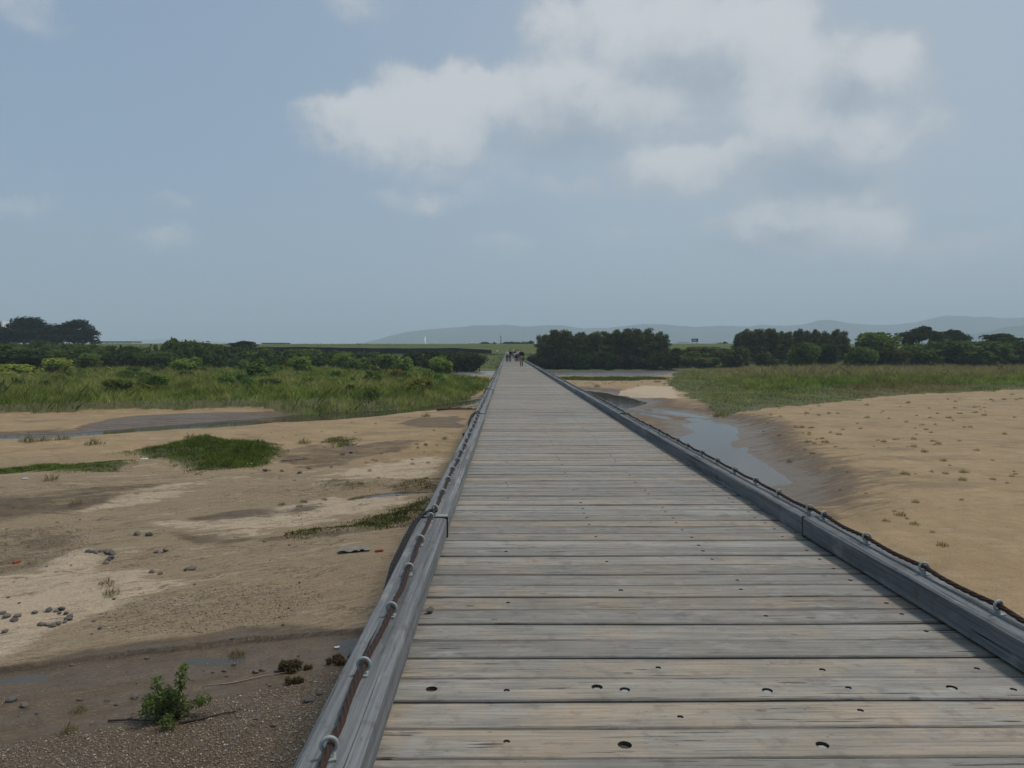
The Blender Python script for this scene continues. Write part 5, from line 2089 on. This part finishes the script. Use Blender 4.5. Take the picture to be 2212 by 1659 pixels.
# ------------------------------------------------------------------ far bank: fence, path, poles, buildings
M_BLACK = plain('black_sheeting', (.012, .013, .016), .8, .3, .3, 2)
M_POLE = plain('dark_pole', (.03, .035, .035), .6, .4)
fence = tag(empty('sheet_fence', (-45, 286, gz(-45, 286))), 'long black sheeting fence on the far bank left of the bridge', 'fence')
f0, f1 = Q(420, 750, 285), Q(1062, 755, 292)
tf = 46
zprev = None
for k in range(tf):
    t0, t1 = k / tf, (k + 1) / tf
    bm = bmesh.new()

    def fp_(t):
        y = 285 + 7 * t
        x = f0.x + (f1.x - f0.x) * t
        zt = Q(0, float(np.interp(420 + 642 * t, [420, 560, 660, 700, 800, 900, 980, 1062], [753, 750, 749.5, 750.5, 752, 752.5, 751.5, 756])), y).z + .05 * math.sin(t * 60)
        return Vector((x, y, zt))
    a, b = fp_(t0), fp_(t1)
    za, zb = gz(a.x, a.y) - .05, gz(b.x, b.y) - .05
    vs = []
    for (p_, zb_) in ((a, za), (b, zb)):
        for dy in (-.03, .03):
            vs.append([bm.verts.new((p_.x, p_.y + dy, zb_)), bm.verts.new((p_.x, p_.y + dy, p_.z))])
    A0, A1, B0_, B1 = vs
    for q in ((A0[0], B0_[0], B0_[1], A0[1]), (A1[1], B1[1], B1[0], A1[0]), (A0[1], B0_[1], B1[1], A1[1]), (A0[0], A0[1], A1[1], A1[0]), (B0_[1], B0_[0], B1[0], B1[1])):
        bm.faces.new(q)
    me = bm_mesh('panel', bm)
    o = obj('panel', me, M_BLACK)
    o.parent = fence
    o.location = -Vector(fence.location)
    bm = bmesh.new()
    tube(bm, [(a.x, a.y - .07, za), (a.x, a.y - .07, a.z + .12)], .035, 6)
    o = obj('post', bm_mesh('post', bm), M_POLE)
    o.parent = fence
    o.location = -Vector(fence.location)

M_PATH = plain('pale_track', (.27, .24, .20), .9, .2)
xs_p = np.linspace(-40, 12, 40)
V, F = [], []
for i, x in enumerate(xs_p):
    for y in (258.0, 262.5):
        V.append((x, y, gz(x, y) + .30))
for i in range(len(xs_p) - 1):
    F.append((2 * i, 2 * i + 2, 2 * i + 3, 2 * i + 1))
tag(obj('path', np_mesh('path', V, F), M_PATH), kind='structure')


def pole(name, u, v0, v1, y, r, m, lab, cat, extra=None):
    a, b = Q(u, v0, y), Q(u, v1, y)
    z0 = min(b.z, gz(a.x, y))
    e = empty(name, (a.x, y, z0))
    bm = bmesh.new()
    tube(bm, [(0, 0, -.2), (0, 0, a.z - z0)], [r, r * .85], 8)
    obj('post', bm_mesh('post', bm), m, e)
    if extra == 'box':
        bm = bmesh.new()
        box(bm, -.3, .3, -.15, .15, .6, 1.3)
        obj('box', bm_mesh('box', bm), m, e)
    elif extra == 'cross':
        bm = bmesh.new()
        for zz in (.4, 1.0):
            box(bm, -1.0, 1.0, -.06, .06, a.z - z0 - zz - .06, a.z - z0 - zz + .06)
        obj('cross_arm', bm_mesh('cross_arm', bm), m, e)
    tag(e, lab, cat)
    return e


pole('pole', 1082, 725, 746, 331, .17, M_POLE, 'black pole standing on the flood bank beyond the people', 'pole', 'box')
pole('utility_pole', 1714 + 225, 727, 745, 420, .16, M_POLE, 'small utility pole between rounded tree and umbrella trees', 'utility pole', 'cross')
pole('utility_pole', 757 - 105, 742, 752, 520, .14, M_POLE, 'thin utility pole far behind the black fence', 'utility pole', 'cross')
e = empty('marker_post', (-3.4, 262, gz(-3.4, 262)))
bm = bmesh.new()
tube(bm, [(0, 0, -.1), (0, 0, 1.0)], .10, 8)
obj('post', bm_mesh('post', bm), M_POLE, e)
bm = bmesh.new()
tube(bm, [(0, 0, 1.0), (0, 0, 1.15), (0, 0, 1.5), (0, 0, 1.55)], [.12, .28, .28, .1], 10)
obj('cap', bm_mesh('cap', bm), M_WHITE, e)
tag(e, 'dark post with a white cap left of the bridge end', 'post')

M_CONC = plain('pale_concrete', (.80, .80, .78), .8, .2, .06, .2)
M_GREYB = plain('grey_building', (.30, .30, .29), .8, .2, .08, .2)
M_GLASS = plain('dark_glass', (.05, .06, .07), .2, .5, .1)
M_ROOFD = plain('dark_roof', (.07, .075, .085), .7, .3)


def building(u0, u1, v_top, y, lab, m, floors=1, roof=True, name='building', depth=14):
    a, b = Q(u0, v_top, y), Q(u1, v_top, y)
    h = a.z + .3
    w = b.x - a.x
    e = empty(name, ((a.x + b.x) / 2, y, -.3))
    bm = bmesh.new()
    box(bm, -w / 2, w / 2, 0, depth, 0, h)
    obj('wall', bm_mesh('wall', bm), m, e)
    if roof:
        bm = bmesh.new()
        box(bm, -w / 2 - .5, w / 2 + .5, -.5, depth + .5, h + .002, h + .6)
        obj('roof', bm_mesh('roof', bm), M_ROOFD, e)
    nw = max(2, int(w / 4))
    wb = bmesh.new()
    box(wb, -.7, .7, -.06, -.003, 0, 1.3)
    wm = bm_mesh('window', wb)
    for f_ in range(floors):
        for i in range(nw):
            o = obj('window', wm, M_GLASS, e)
            o.location = (-w / 2 + w * (i + .5) / nw, 0, h - 2.4 - f_ * 3.0)
    tag(e, lab, 'building')
    return e


building(566, 616, 742, 620, 'long grey flat-roofed building behind the thicket', M_GREYB, 1)
building(212, 285, 739, 560, 'low white building right of the dark domed trees', M_CONC, 1)
building(-14, 5, 693, 640, 'white tower block at the extreme left edge', M_CONC, 6, False, 'tower_block')
building(430, 470, 744.5, 800, 'low pale building behind the thicket tops', M_CONC, 1)
for i, (u0, u1, vt) in enumerate([(2168, 2180, 731), (2184, 2192, 729), (2196, 2212, 726), (2150, 2162, 734), (2120, 2134, 736)]):
    building(u0, u1, vt, 2400 + 60 * i, 'pale town block low on the hazy right horizon', M_CONC, 2, False, 'town_block')['group'] = 'town blocks on the right horizon'

# chimney, slightly tapered, with a top ring
a, b = Q(917, 727, 1500), Q(917, 750, 1500)
e = empty('chimney', (a.x, 1500, -.3))
bm = bmesh.new()
tube(bm, [(0, 0, 0), (0, 0, a.z * .5), (0, 0, a.z + .3)], [3.0, 2.7, 2.4], 16)
obj('shaft', bm_mesh('shaft', bm), M_CONC, e)
bm = bmesh.new()
tube(bm, [(0, 0, a.z - 1.0), (0, 0, a.z + .6)], [2.6, 2.6], 16)
obj('rim', bm_mesh('rim', bm), M_CONC, e)
tag(e, 'tall white chimney rising behind the flood bank', 'chimney')
# water tower like building right of the chimney
a = Q(1015, 739, 900)
e = empty('water_tower', (a.x, 900, -.3))
h = a.z + .3
bm = bmesh.new()
box(bm, -5, 5, 0, 8, 0, h - 4)
obj('wall', bm_mesh('wall', bm), M_GREYB, e)
bm = bmesh.new()
tube(bm, [(0, 4, h - 4), (0, 4, h - 1), (0, 4, h - .8), (0, 4, h)], [1.8, 1.8, 2.3, 2.0], 12)
obj('tank', bm_mesh('tank', bm), M_CONC, e)
tag(e, 'small pale building with a round tank right of the chimney', 'building')

# road sign and guard rail on the flood bank at the right
M_SIGN = plain('dark_green_sign', (.015, .05, .045), .5, .4, .1)
ys_ = 336
a, b = Q(1494, 731.5, ys_), Q(1508, 738.5, ys_)
e = empty('road_sign', ((a.x + b.x) / 2, ys_, gz((a.x + b.x) / 2, ys_)))
z0 = e.location.z
w = b.x - a.x
bm = bmesh.new()
box(bm, -w / 2, w / 2, -.05, .05, b.z - z0, a.z - z0)
obj('board', bm_mesh('board', bm), M_SIGN, e)
for s in (-1, 1):
    bm = bmesh.new()
    tube(bm, [(s * w * .35, .12, -.2), (s * w * .35, .12, a.z - z0)], .09, 8)
    obj('post', bm_mesh('post', bm), M_POLE, e)
for zz in (.35, .65):
    bm = bmesh.new()
    box(bm, -w * .38, w * .30 * (1.4 - zz), -.062, -.052, (b.z - z0) + (a.z - b.z) * zz - .09, (b.z - z0) + (a.z - b.z) * zz + .09)
    obj('stripe', bm_mesh('stripe', bm), M_CONC, e)
tag(e, 'dark green road sign on the flood bank between the groves', 'sign')
a, b = Q(1462, 739, 338), Q(1490, 739, 338)
e = empty('guard_rail', ((a.x + b.x) / 2, 338, gz((a.x + b.x) / 2, 338)))
w = b.x - a.x
bm = bmesh.new()
box(bm, -w / 2, w / 2, -.04, .04, .45, .80)
obj('rail', bm_mesh('rail', bm), M_WHITE, e)
for k in range(5):
    bm = bmesh.new()
    tube(bm, [(-w / 2 + w * (k + .5) / 5, .06, -.2), (-w / 2 + w * (k + .5) / 5, .06, .85)], .06, 6)
    obj('post', bm_mesh('post', bm), M_WHITE, e)
tag(e, 'white guard rail on the flood bank left of the sign', 'guard rail')

# ------------------------------------------------------------------ haze
bm = bmesh.new()
box(bm, -12000, 12000, -3000, 9200, -36, 420)
hz = bm_mesh('haze', bm)
mh = bpy.data.materials.new('haze')
mh.use_nodes = True
mh.node_tree.nodes.clear()
ht = NT(mh.node_tree)
pv = ht.n('ShaderNodeVolumePrincipled')
pv.inputs['Color'].default_value = (.755, .885, 1.0, 1)
pv.inputs['Density'].default_value = 2.3e-4
pv.inputs['Anisotropy'].default_value = 0.0
ho = ht.n('ShaderNodeOutputMaterial')
ht.link(pv.outputs[0], ho.inputs['Volume'])
tag(obj('haze', hz, mh), kind='stuff')
